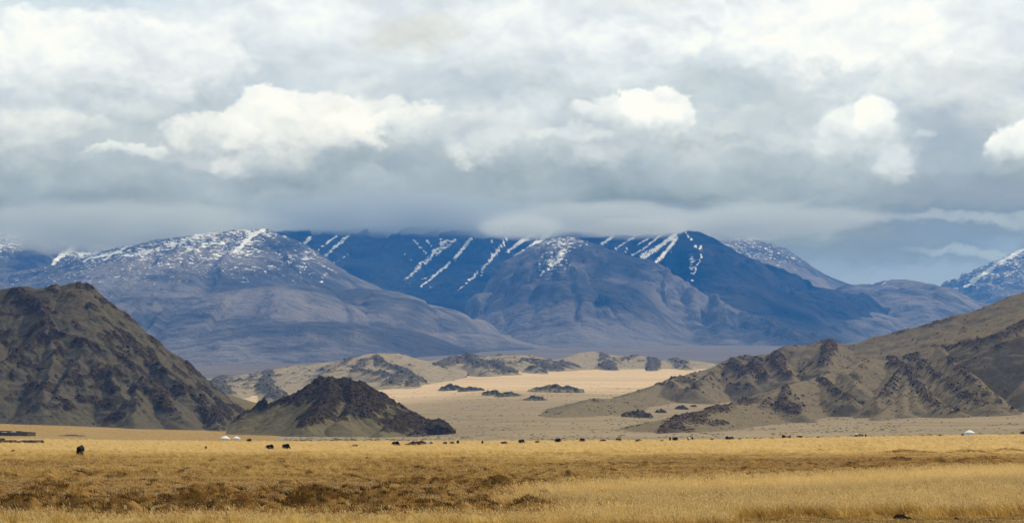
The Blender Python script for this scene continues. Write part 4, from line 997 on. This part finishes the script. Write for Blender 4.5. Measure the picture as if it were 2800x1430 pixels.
def yak_proto(pose):
    body = fuse('yak', yak_tubes(pose), .05)
    # shaggy lower edge
    co = np.empty(len(body.vertices)*3, np.float32); body.vertices.foreach_get('co', co); co = co.reshape(-1, 3)
    nz = .05*perlin(co[:, 0]*9., co[:, 1]*9.+co[:, 2]*3)*ss(co[:, 2], 1.2, .5)
    co[:, 2] += nz; co[:, 1] *= 1+nz; body.vertices.foreach_set('co', co.ravel()); body.update()
    return body, horn_mesh(-1, pose), horn_mesh(1, pose)
for pose in ('graze', 'stand', 'lying'): YAKS[pose] = yak_proto(pose)
_bodies = {}
def row_to_Y(px, py, lo=300, hi=1120):
    Ys = np.linspace(lo, hi, 900); X = (px-1400)/F*Ys
    r = HY - (field(X, Ys, False)-CH)/Ys*F
    return float(Ys[np.argmin(np.abs(r-py))])
def yak(px, py, h, rot, coat, pose, label, Y=None, sink=.08):
    """px, py: middle of the base in the photograph; h: seen height in photograph pixels; rot: heading in degrees from +X"""
    Y = Y or row_to_Y(px, py)
    x = (px-1400)/F*Y
    nominal = {'graze': 1.25, 'stand': 1.30, 'lying': .85}[pose]
    s = min(max(h*Y/F/nominal, .42), 1.25)
    key = (pose, coat)
    if key not in _bodies:
        me = YAKS[pose][0].copy(); me.materials.clear(); me.materials.append(FUR[coat]); _bodies[key] = me
    o = bpy.data.objects.new('yak', _bodies[key]); COL.objects.link(o)
    o.location = (x, Y, gz(x, Y) - sink*s); o.rotation_euler = (0, 0, math.radians(rot)); o.scale = (s, s, s)
    for hm in YAKS[pose][1:]:
        c = bpy.data.objects.new('horn', hm); COL.objects.link(c); c.parent = o
    return tag(o, label, 'yak', 'yaks grazing across the dry grass')
for a in [
 (220,1246,27,78,'black','stand','big black yak seen end on, nearest of the herd, alone in the straw grass'),
 (563,1229,9,80,'brown','graze','small dark brown calf with daylight between its legs, standing in the dry channel'),
 (738,1229,13,-12,'black_whiteface','graze','stout black yak with pale muzzle in the grass, grazing beside a boxier black one'),
 (782,1228,14,35,'black','graze','boxy black yak turned half away, next to the stout pale muzzled one'),
 (681,1207,8,0,'black_whiteface','graze','black and white calf on the pale grass beyond the two left tents'),
 (970,1221,6,0,'russet','lying','russet calf lying by itself in the grass below the small dark hill'),
 (993,1220,4,10,'white','lying','tiny whitish calf lying near the russet one below the small dark hill'),
 (1082,1219,12,-8,'black','graze','black yak side on with legs showing, grazing under the toe of the small dark hill'),
 (1114,1218,6,0,'russet','lying','flat reddish calf lying between the black yak and the big brown pair'),
 (1134,1217,10,170,'brown','lying','dark brown yak lying, hinder one of the overlapping brown pair'),
 (1148,1216,11,5,'russet','lying','large tawny brown yak, front one of the overlapping brown pair'),
 (1171,1215,8,0,'white_darkends','lying','white backed yak with dark head lying beside the brown pair'),
 (1217,1215,7,20,'black_whiteface','graze','black and white patched calf in the group of three under the hill toe'),
 (1236,1214,7,0,'grey','graze','low grey brown yak, middle of the group of three under the hill toe'),
 (1252,1213,9,70,'black','graze','small square black yak at the very tip of the small dark hill'),
 (1319,1214,9,80,'black','graze','lone black yak end on at the grass edge just past the hill tip'),
 (1377,1214,7,10,'brown','lying','brown yak lying with dark hump on the grass rim'),
 (1426,1212,10,-4,'black_whiteface','graze','heavy black yak with white lowered face on the rim of the grass'),
 (1469,1211,6,40,'brown','lying','little brown calf after the heavy white faced yak on the rim'),
 (1525,1209,10,0,'black','graze','broad black yak with flat back on the rim in front of the gravel flat'),
 (1592,1208,9,175,'black','graze','black yak with level back, standing alone midway on the rim'),
 (1648,1207,6,0,'brown_whiteback','lying','brown calf with white back lying low on the rim'),
 (1691,1207,9,180,'grey_whitebelly','graze','grey brown yak with white under its belly on the rim'),
 (1745,1207,6,0,'brown','lying','brown calf lying low, last before the dark crag on the rim'),
 (1810,1206,4,30,'russet','lying','tiny reddish calf lying at the foot of the dark crag'),
 (1832,1205,10,85,'black','graze','narrow black yak end on, left one of the pair under the crag'),
 (1846,1205,9,5,'black','graze','wide black yak side on, right one of the pair under the crag'),
 (1883,1204,8,60,'white_darkends','graze','patched light and dark calf beside a square black yak'),
 (1893,1204,9,95,'black','graze','square black yak end on with a patched calf beside it'),
 (1945,1203,4,0,'russet','lying','tiny russet calf alone between two groups of black yaks'),
 (1986,1202,9,30,'black_whiterump','graze','black yak with white rump touching a plain black one'),
 (1999,1202,8,0,'black','graze','plain black yak touching the white rumped one'),
 (2023,1201,4,15,'brown','lying','speck like brown calf between the touching pair and a white topped yak'),
 (2043,1200,8,85,'black_whiteback','graze','black yak end on with white streak along its spine'),
 (2064,1200,4,0,'brown','lying','small brown calf lying next after the white spined yak'),
 (2079,1200,4,0,'black_whiteback','lying','small dark calf with white back lying low in the grass'),
 (2106,1199,4,10,'tan','lying','sandy brown calf lying left of three dark yaks'),
 (2114,1199,3.5,160,'brown','lying','tiny brown calf lying right beside the sandy brown calf'),
 (2143,1198,9,120,'black','graze','tallest black yak in the tight trio on the rim'),
 (2152,1198,6,0,'brown','graze','brown calf squeezed in the middle of the tight trio'),
 (2160,1198,8,80,'black','graze','rounded black yak closing the tight trio on the rim'),
 (2187,1197,9,180,'brown_whiteback','graze','dark brown yak with white back just after the tight trio'),
 (2237,1196,4,0,'russet','lying','russet calf lying alone after the white backed brown yak'),
 (2289,1195,4,0,'tan','lying','pale sandy calf lying flat on the rim by itself'),
 (2341,1195,9,60,'black_whiteback','graze','black yak with white shoulders beside a pale grey one'),
 (2354,1195,9,175,'tan','stand','pale grey buff yak that almost blends with the sand behind it'),
 (2367,1195,8,85,'black','graze','small black yak end on after the pale buff one'),
 (2417,1194,5,80,'brown','graze','dot like brown calf standing alone on the way to the big white tent'),
 (2569,1190,4,0,'brown','lying','brown calf lying short of the big white tent'),
 (2578,1190,3,90,'russet','lying','tiny reddish calf lying between the brown calf and the big white tent'),
 (2632,1190,5,60,'black','lying','small black calf lying right against the big white tent'),
 (2796,1184,8,-20,'black','graze','black yak cut by the picture edge beyond the big white tent'),
]: yak(*a)

# ------------------------------------------------------------------ felt tents
felt, g_, b_ = mat('white_felt', .9, .1)
_P = g_.new('ShaderNodeTexCoord').outputs['Object']
g_.put(b_.inputs['Base Color'], g_.mix(g_.noise(_P, 1.2, 4, .6), (.66, .66, .64), (.84, .84, .82)))
wood, _, b_ = mat('orange_painted_wood', .6, .3); b_.inputs['Base Color'].default_value = (.30, .09, .03, 1)
dark, _, b_ = mat('dark_iron', .5, .4); b_.inputs['Base Color'].default_value = (.03, .03, .03, 1)
ropem, _, b_ = mat('hair_rope'); b_.inputs['Base Color'].default_value = (.20, .17, .13, 1)
def lathe(name, prof, m, seg=40, parent=None, wob=0.0):
    bm = bmesh.new(); rings = []
    for r, z in prof:
        rings.append([bm.verts.new((r*(1+wob*math.sin(5*t))*math.cos(t), r*(1+wob*math.sin(5*t))*math.sin(t), z)) for t in [2*math.pi*i/seg for i in range(seg)]])
    for a, b in zip(rings[:-1], rings[1:]):
        for i in range(seg): bm.faces.new((a[i], a[(i+1) % seg], b[(i+1) % seg], b[i]))
    if prof[-1][0] > 1e-4: bm.faces.new(rings[-1])
    me = bpy.data.meshes.new(name); bm.to_mesh(me); bm.free()
    for p in me.polygons: p.use_smooth = True
    return link(name, me, m, parent)
def box(name, sx, sy, sz, m, parent, loc, rz=0.0, bev=.02):
    bm = bmesh.new(); bmesh.ops.create_cube(bm, size=1.0)
    for v in bm.verts: v.co = Vector((v.co.x*sx, v.co.y*sy, v.co.z*sz))
    bmesh.ops.bevel(bm, geom=bm.edges[:], offset=bev, segments=1, affect='EDGES')
    me = bpy.data.meshes.new(name); bm.to_mesh(me); bm.free()
    o = link(name, me, m, parent, loc); o.rotation_euler = (0, 0, rz); return o
def ger(px, py, wpx, label, Y, sink=0.0, door=-100):
    t = bpy.data.objects.new('felt_tent', None); COL.objects.link(t)
    x = (px-1400)/F*Y
    t.location = (x, Y, gz(x, Y) - sink)
    s = wpx*Y/F/5.8; t.scale = (s, s, s)
    tag(t, label, 'tent', 'white felt tents on the steppe')
    lathe('wall', [(2.86, 0), (2.92, .3), (2.90, 1.0), (2.78, 1.48)], felt, parent=t)
    lathe('roof', [(2.98, 1.36), (2.96, 1.46), (2.3, 1.86), (1.5, 2.26), (.85, 2.62), (.62, 2.70)], felt, parent=t, wob=.006)
    lathe('crown', [(.66, 2.66), (.60, 2.84), (.30, 2.96), (.02, 3.0)], felt, parent=t, seg=24)
    for z in (.55, 1.15): lathe('rope', [(2.915, z-.03), (2.955, z), (2.915, z+.03)], ropem, parent=t)
    a = math.radians(door)
    d = box('door', .95, .10, 1.30, wood, t, (2.90*math.cos(a), 2.90*math.sin(a), .70), a+math.pi/2)
    f = box('door_frame', 1.15, .06, 1.44, felt, t, (2.87*math.cos(a), 2.87*math.sin(a), .72), a+math.pi/2)
    bm = bmesh.new(); tube(bm, [(.25, .2, 2.6), (.25, .2, 3.55)], [.07, .07], 8)
    me = bpy.data.meshes.new('stovepipe'); bm.to_mesh(me); bm.free(); link('stovepipe', me, dark, t)
    return t
ger(2651, 1189, 30, 'large bright white felt tent standing alone near the foot of the ribbed ridge', 1112, sink=.0, door=70)
ger(615, 1205, 28, 'wider white felt tent of the pair beneath the big rocky hill', 1440, sink=.75, door=60)
ger(646, 1205, 22, 'smaller grey shaded felt tent of the pair beneath the big rocky hill', 1455, sink=.35, door=60)

# ------------------------------------------------------------------ dry stone walls of the winter pen, and a bank of earth
wallm, g_, b_ = mat('dry_stone')
_P = g_.new('ShaderNodeNewGeometry').outputs['Position']
_n = g_.noise(_P, 1.6, 5, .7)
g_.put(b_.inputs['Base Color'], g_.mix(g_.step(_n, .35, .65), (.024, .021, .016), (.22, .175, .12)))
def stone_wall(name, x0, y0, x1, y1, h, th, m, parent=None, seed=1, base=None):
    """courses of uneven stones, joined: single stones are two or three pixels here"""
    r = np.random.default_rng(seed); bm = bmesh.new()
    L = math.hypot(x1-x0, y1-y0); ang = math.atan2(y1-y0, x1-x0)
    z = 0.0
    while z < h:
        c = r.uniform(.16, .30); s = -r.uniform(0, .3)
        while s < L:
            w = r.uniform(.30, .85)
            top = h*(1 - .55*fbm(np.array([s/2.6+seed]), np.array([.5]), 2)[0])
            if z < top - .05:
                q = bmesh.ops.create_cube(bm, size=1.0)['verts']
                t = r.uniform(.85, 1.1)*th
                rz = ang + r.normal()*.08
                px_, py_ = x0+(s+w/2)*math.cos(ang), y0+(s+w/2)*math.sin(ang)
                gzz = (gz(px_, py_) if base is None else base(px_, py_))
                for v in q:
                    j = Vector((r.normal()*.03, r.normal()*.03, r.normal()*.025))
                    lx, ly = v.co.x*w*.96, v.co.y*t
                    v.co = Vector((px_+lx*math.cos(rz)-ly*math.sin(rz), py_+lx*math.sin(rz)+ly*math.cos(rz), gzz-.05+z+c/2+v.co.z*c*.95)) + j
            s += w
        z += c
    me = bpy.data.meshes.new(name); bm.to_mesh(me); bm.free()
    return link(name, me, m, parent)
def at(px, Y): return ((px-1400)/F*Y, Y)
a, b = at(-60, 845), at(117, 858)
tag(stone_wall('stone_wall', *a, *b, .80, .7, wallm, seed=3), 'long low dark stone wall in the straw grass at the left edge, nearer than the ruined pen', 'wall')
pen = tag(bpy.data.objects.new('stone_pen', None), 'ruined dark stone livestock pen with white sheeting on its walls, behind the long low wall', 'livestock pen')
COL.objects.link(pen); c = at(40, 1370); pen.location = (c[0], c[1], gz(*c))
pen.location = (0, 0, 0)
for i, (p0, y0, p1, y1, h) in enumerate([(-70,1345,72,1350,1.9),(72,1350,95,1372,1.7),(95,1372,60,1400,1.8),(60,1400,-70,1400,2.0),(20,1347,24,1398,1.6)]):
    stone_wall('wall', *at(p0, y0), *at(p1, y1), h, .8, wallm, pen, seed=20+i)
sheet, _, b_ = mat('white_plastic_sheet', .4, .4); b_.inputs['Base Color'].default_value = (.75, .76, .76, 1)
for i, (px_, w, hz) in enumerate([(12, 2.4, 1.78), (33, 1.5, 2.02), (41, .9, 2.0)]):
    x_, y_ = at(px_, 1346); n = 9
    gx, gy = np.meshgrid(np.linspace(-w/2, w/2, n), np.linspace(-.55, .55, 6))
    me = grid_mesh('sheeting', gx+x_, gy+y_, gz(x_, y_)+hz+.10*fbm(gx*2+i, gy*2, 2)-.25*gy*gy)
    so = me.copy(); o = link('sheeting', me, sheet, pen); md = o.modifiers.new('t', 'SOLIDIFY'); md.thickness = .03
a, b = at(-40, 905), at(10, 912)
tag(stone_wall('stone_wall', *a, *b, 1.0, 1.0, wallm, seed=9), 'short pale stone wall end just above the long low wall at the left edge', 'wall')
def mound(name, label, cat, px0, px1, Y, h, m, seed):
    x0, x1 = at(px0, Y)[0], at(px1, Y)[0]; w = x1-x0
    gx, gy = np.meshgrid(np.linspace(-1.1, 1.1, 60), np.linspace(-1.1, 1.1, 16))
    pr = np.clip(1-np.sqrt(gx**2+gy**2)-.15*fbm(gx*3+seed, gy*2, 3), 0, 1)**.6
    X, Y_ = gx*w/2, gy*1.6
    cx = (x0+x1)/2
    Z = h*pr*(1+.35*fbm(gx*5+seed, gy*3, 3))-.05
    return tag(link(name, grid_mesh(name, X, Y_, Z, keep=pr > 0, smooth=False), m, loc=(cx, Y, gz(cx, Y))), label, cat)
mound('earth_bank', 'long low dark bank of earth on the straw slope below the big rocky hill', 'earth bank', 155, 235, 1400, .95, wallm, 3)
# far stone pens at the foot of the ribbed ridge
for px_, py_, w, h, lb in [(2712,1107,26,4.2,'thin dark stone pen wall on the sand where the ribbed ridge ends'), (2748,1106,15,4.,'small lone stone pen wall beyond the thin dark one on the sand')]:
    Y = 2210.; x, _ = at(px_, Y); ww = w/F*Y
    zz = CH+(HY-py_)/F*Y
    bs = lambda px__, py__, zz=zz: min(zz, float(gbase(np.array([px__]), np.array([py__]))[0])+3.0) if False else float(gbase(np.array([px__]), np.array([py__]))[0])
    tag(stone_wall('stone_wall', x-ww/2, Y, x+ww/2, Y+2, 1.3, 1.2, wallm, seed=int(px_), base=bs), lb, 'wall')

# ------------------------------------------------------------------ someone on the summit of the big hill
def ray_z(x, y, name):
    best = None
    for o in COL.objects:
        if o.name.startswith(name) and o.type == 'MESH':
            ok, loc, _, _ = o.ray_cast(Vector((x, y, 3000.)), Vector((0, 0, -1)))
            if ok and (best is None or loc.z > best): best = loc.z
    return best
cloth, _, b_ = mat('dark_coat', .9, .1); b_.inputs['Base Color'].default_value = (.012, .012, .018, 1)
skin, _, b_ = mat('weathered_skin', .6, .2); b_.inputs['Base Color'].default_value = (.28, .16, .10, 1)
body = fuse('person', [([(0,0,.86),(0,0,1.05),(0,.01,1.25),(0,.01,1.40),(0,.01,1.48)], [(.17,.12),(.17,.12),(.20,.13),(.20,.12),(.08,.07)], 12), ([(0,.01,1.44),(0,.0,1.56)], [.06,.06], 8), ([(0,0,1.52),(0,-.01,1.62),(0,0,1.74)], [(.07,.08),(.085,.10),(.05,.06)], 10)]
  + [([(s*.09,0,.92),(s*.10,-.01,.50),(s*.11,0,.06),(s*.11,-.14,.03)], [.095,.065,.05,.04], 8) for s in (-1, 1)]
  + [([(s*.19,.01,1.40),(s*.27,.02,1.12),(s*.25,-.06,.86),(s*.25,-.08,.78)], [.065,.05,.04,.04], 8) for s in (-1, 1)], .03, 3)
sx = (220.5-1400)/F*2500
best = max(((ray_z(sx, y, 'rocky_hill') or 0)/y, y) for y in np.linspace(2470, 2530, 61))
pz = ray_z(sx, best[1], 'rocky_hill') or 140
person = link('person', body, cloth, loc=(sx, best[1], pz-.08)); person.scale = (1.1, 1.1, 1.05)
tag(person, 'person in dark clothes standing on the summit of the big rocky hill', 'person')
hat = lathe('cap', [(.10, 1.66), (.105, 1.72), (.07, 1.79), (.0, 1.81)], dark, seg=14, parent=person)

# ------------------------------------------------------------------ dark clods and stones lying in the near grass
clod, g_, b_ = mat('black_dried_dung_and_stone')
_P = g_.new('ShaderNodeTexCoord').outputs['Object']
g_.put(b_.inputs['Base Color'], g_.mix(g_.noise(_P, 4., 4, .7), (.010, .008, .006), (.065, .048, .032)))
for i, (px, py, w, h, lb) in enumerate([
  (2467,1420,50,17,'largest black clod on the bare turf strip along the bottom edge'), (2617,1420,32,9,'flat black clod lying right of the largest one on the bare turf strip'),
  (2646,1415,12,9,'small round black clod just behind the flat one on the bare turf strip'), (2703,1424,32,7,'low dark clod on the bare turf strip nearest the bottom corner'),
  (2768,1417,14,6,'small clod beside a pale pebble on the bare turf strip'), (2745,1418,10,5,'little clod next to the small one on the bare turf strip'), (2751,1325,12,7,'dark grey stone poking from the tall straw by itself'),
  (2343,1367,22,8,'dark clod in front of the tall straw below the ridge'), (2288,1377,20,7,'flat dark clod near the grey green strip in the straw'), (2592,1345,20,6,'flat dark clod beside the dark bush in the straw'),
  (1318,1423,20,9,'dark stone on the greenish turf at the bottom middle'), (1300,1425,9,5,'pebble sized dark stone against the bottom middle stone'), (1117,1418,18,7,'dark grey flat stone on the greenish turf at the bottom'),
  (1618,1408,13,5,'small dark clod in the short straw right of the bottom middle stones'), (1935,1351,18,6,'lone dark clod in the middle of the tall straw'),
  (36,1235,12,8,'pair sized dark lump by the dry channel at the left edge'), (60,1265,11,4,'low dark clod on the grass below the dry channel'), (216,1262,10,4,'small dark clod below the big black yak'),
  (1262,1257,12,7,'dark clod between two smaller ones on the olive turf'), (1277,1255,8,5,'small dark clod right of the dark one on the olive turf'), (1245,1258,8,4,'flattest of the dark clods on the olive turf'),
 ]):
    Y = row_to_Y(px, min(py, 1424), 96, 900); x = (px-1400)/F*Y
    me = rock_mesh('clod', 300+i, clod, sub=3, flat=.8)
    o = link('clod', me, None, loc=(x, Y, gz(x, Y)))
    ww, hh = w/F*Y, h/F*Y
    o.scale = (ww/2, ww/2*.8, hh*.95)
    for p in me.polygons: p.use_smooth = False
    tag(o, lb, 'clod')

# ------------------------------------------------------------------ grass
def grass_mat(name, stops, trans=.5):
    m = bpy.data.materials.new(name); m.use_nodes = True; g = NT(m.node_tree); g.n.clear()
    t = g.attr('tint', 'INSTANCER'); hd = g.attr('head')
    c = g.ramp(t, stops)
    c = g.mix(g.m('MULTIPLY', hd, .75), c, (.80, .60, .28))
    d = g.new('ShaderNodeBsdfDiffuse'); tr = g.new('ShaderNodeBsdfTranslucent'); mx = g.new('ShaderNodeMixShader')
    g.put(d.inputs['Color'], c); g.put(tr.inputs['Color'], c); mx.inputs[0].default_value = trans
    g.l.new(d.outputs[0], mx.inputs[1]); g.l.new(tr.outputs[0], mx.inputs[2])
    o = g.new('ShaderNodeOutputMaterial'); g.l.new(mx.outputs[0], o.inputs['Surface'])
    return m
def tuft(name, seed, m, n, h0, h1, width, spread, lean, heads=0, head_len=.08):
    r = np.random.default_rng(seed); V = []; Fc = []; hd = []
    for i in range(n):
        h = r.uniform(h0, h1); a = r.uniform(0, 2*math.pi); rd = spread*r.random()**.5
        bx, by = rd*math.cos(a), rd*math.sin(a)
        lx = -lean*h*r.uniform(.5, 1.5) + .25*h*r.normal(); ly = .25*h*r.normal()
        ya = r.uniform(-.6, .6); wx, wy = width*math.cos(ya)/2, width*math.sin(ya)/2
        head = i < heads
        if head: h *= 1.35; lx *= 1.2
        k = len(V)
        q = .5
        V += [(bx-wx, by-wy, -.03), (bx+wx, by+wy, -.03), (bx+lx*.3-wx*.8, by+ly*.3-wy*.8, h*q), (bx+lx*.3+wx*.8, by+ly*.3+wy*.8, h*q), (bx+lx, by+ly, h)]
        hd += [0, 0, 0, 0, .35]
        Fc += [(k, k+1, k+3, k+2), (k+2, k+3, k+4)]
        if head:
            k = len(V); dx, dz = lx/h, 1.0; L = head_len*r.uniform(.7, 1.3); ww = width*1.15
            ex, ez = bx+lx-L*.6*(.6+abs(dx)), h+L*.7
            V += [(bx+lx*.9, by+ly, h*.92), (bx+lx-ww*.7, by+ly, h+L*.35), (ex, by+ly, ez), (bx+lx+ww*.6, by+ly+.01, h+L*.25)]
            hd += [.8, 1, 1, 1]; Fc += [(k, k+1, k+2, k+3)]
    me = bpy.data.meshes.new(name); me.from_pydata(V, [], Fc); me.materials.append(m)
    at_ = me.attributes.new('head', 'FLOAT', 'POINT'); at_.data.foreach_set('value', np.array(hd, np.float32))
    return me
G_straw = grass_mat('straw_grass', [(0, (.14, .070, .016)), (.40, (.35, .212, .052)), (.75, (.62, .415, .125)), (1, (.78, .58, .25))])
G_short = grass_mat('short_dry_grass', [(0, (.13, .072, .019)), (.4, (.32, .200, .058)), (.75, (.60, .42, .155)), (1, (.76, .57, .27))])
G_rust = grass_mat('rusty_hummock_grass', [(0, (.040, .017, .004)), (.35, (.22, .105, .024)), (.72, (.46, .255, .066)), (1, (.62, .40, .13))], .35)
r = np.random.default_rng(99)
def sample(n, y0, y1, k=1.0):
    """points even over the picture rather than over the ground"""
    u = r.random(n); Y = y0*(y1/y0)**(u**k); X = r.uniform(-1, 1, n)*(.205*Y + 5)
    return X, Y
def put(name, label, X, Y, sc, hs, tint, vs):
    z, _ = field(X, Y); n = len(X)
    rot = np.stack([np.zeros(n), np.zeros(n), r.normal(0, .45, n)], -1)
    hz = np.clip((Y/130.)**.10, .95, 1.25)*r.uniform(.75, 1.25, n)*hs
    scatter(name, np.stack([X, Y, z], -1), rot, np.stack([sc, sc, hz], -1), tint, vs, label)
X, Y = sample(230000, 92, 1180, 1.0)
rust, tall, bare, green = zones(X, Y)
_, hum = field(X, Y)
rust = np.clip(rust + ss(hum, .03, .12)*.9, 0, 1)
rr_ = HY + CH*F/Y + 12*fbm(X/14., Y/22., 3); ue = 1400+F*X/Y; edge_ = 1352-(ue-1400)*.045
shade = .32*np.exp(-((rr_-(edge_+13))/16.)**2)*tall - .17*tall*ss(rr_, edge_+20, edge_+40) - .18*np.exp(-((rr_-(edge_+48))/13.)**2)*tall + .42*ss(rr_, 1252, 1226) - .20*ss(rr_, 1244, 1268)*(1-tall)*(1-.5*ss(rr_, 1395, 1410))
pn = np.clip(r.random(len(X)) + .55*fbm(X/1.5+7, Y/2.6, 3), 0, 1); nn = fbm(X/3., Y/5., 3); nb = .6*fbm(X/14., Y/40., 3) + .9*fbm(X/1.6, Y/3.2, 3)
uu = 1400+F*X/Y
keep = (uu < 760) | (Y < 1160)
is_rust = keep & (pn < rust*.95)
is_tall = keep & ~is_rust & (pn < .08 + tall*.95) & (bare < .5) & (nn > -.25)
is_short = keep & ~is_rust & ~is_tall
far = np.clip((Y/130.)**.42, .9, 2.4)
vs = [(tuft('tall_grass', i, G_straw, 11, .20, .42, .021, .17, .40, 5, .15), None) for i in range(5)]
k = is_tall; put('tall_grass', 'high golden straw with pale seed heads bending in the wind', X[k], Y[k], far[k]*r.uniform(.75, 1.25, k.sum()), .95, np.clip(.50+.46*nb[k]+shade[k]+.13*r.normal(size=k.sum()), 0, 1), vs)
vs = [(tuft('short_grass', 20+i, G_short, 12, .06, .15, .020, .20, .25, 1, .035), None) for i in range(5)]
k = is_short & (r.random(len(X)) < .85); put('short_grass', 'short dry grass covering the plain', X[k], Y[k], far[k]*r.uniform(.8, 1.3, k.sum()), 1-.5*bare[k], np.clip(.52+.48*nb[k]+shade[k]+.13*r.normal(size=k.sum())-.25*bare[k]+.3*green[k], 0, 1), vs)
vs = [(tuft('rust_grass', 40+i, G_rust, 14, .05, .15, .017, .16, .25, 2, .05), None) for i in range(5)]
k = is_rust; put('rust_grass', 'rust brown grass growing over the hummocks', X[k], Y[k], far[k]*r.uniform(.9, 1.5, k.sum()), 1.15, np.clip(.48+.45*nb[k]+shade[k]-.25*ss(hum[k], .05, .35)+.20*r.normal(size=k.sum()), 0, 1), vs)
# pale yellow flower heads along the bottom edge
X, Y = sample(2600, 98, 112); kk = (1400+F*X/Y < 1700); X, Y = X[kk], Y[kk]
vs = [(tuft('pale_tuft', 60+i, grass_mat('pale_yellow_tuft', [(0, (.42, .34, .13)), (1, (.58, .48, .22))]) if i == 0 else bpy.data.materials['pale_yellow_tuft'], 16, .05, .13, .022, .09, .1, 5, .04), None) for i in range(3)]
put('pale_tufts', 'pale yellow tufts dotting the greenish turf along the bottom', X, Y, r.uniform(.8, 1.4, len(X)), 1.0, r.random(len(X)), vs)
# dark low bushes
bush_m = grass_mat('dark_bush', [(0, (.030, .030, .014)), (1, (.075, .070, .028))], .2)
bv = [tuft('bush', 80+i, bush_m, 60, .10, .26, .020, .24, .05) for i in range(2)]
for i, (px, py, sc, lb) in enumerate([(2627,1347,1.35,'dark spiky bush standing in the straw beside the grey green strip'), (1325,1372,1.0,'dark green low bush on the hummocks at the middle of the field'), (1380,1376,.6,'small green bush near the dark green one on the hummocks')]):
    Yb = row_to_Y(px, py, 96, 600); xb_ = (px-1400)/F*Yb
    o = link('bush', bv[i % 2], None, loc=(xb_, Yb, gz(xb_, Yb))); o.scale = (sc*1.3, sc*1.2, sc)
    tag(o, lb, 'bush')

# scrub on the gravel flats beyond the grass
Y = 1230*(3600/1230.)**(r.random(6000)); X = r.uniform(-.08, .225, len(Y))*Y
kk = (fbm(X/60., Y/120., 4) > -.05); X, Y = X[kk], Y[kk]
z = gbase(X, Y) + ss(Y, 1500, 2500)*1.2*fbm(X/120., Y/240., 4)
n = len(X); sc = r.uniform(1.2, 3.2, n)
scatter('low_scrub', np.stack([X, Y, z], -1), np.stack([np.zeros(n), np.zeros(n), r.uniform(0, 6.3, n)], -1), np.stack([sc*1.4, sc*1.4, sc*.75], -1), r.random(n),
        [(tuft('scrub', 95+i, grass_mat('grey_scrub', [(0, (.06, .052, .030)), (1, (.15, .125, .07))], .2) if i == 0 else bpy.data.materials['grey_scrub'], 14, .08, .26, .08, .24, .05), None) for i in range(3)], 'sparse grey scrub dotting the gravel flats')

# dried dung and pebbles lying about
X, Y = sample(900, 110, 700); kk = fbm(X/8., Y/14., 3) > -.1; X, Y = X[kk], Y[kk]
z, _ = field(X, Y); n = len(X); sc = np.clip(.07*r.random(n)**-.5, .07, .34)*np.clip(Y/180., .8, 1.8)
scatter('dung_and_pebbles', np.stack([X, Y, z], -1), np.stack([np.zeros(n), np.zeros(n), r.uniform(0, 6.3, n)], -1), np.stack([sc, sc*.8, sc*.62], -1), r.random(n), [(rock_mesh('pebble', 500+i, clod), None) for i in range(4)], 'dark dried dung and pebbles lying in the grass')
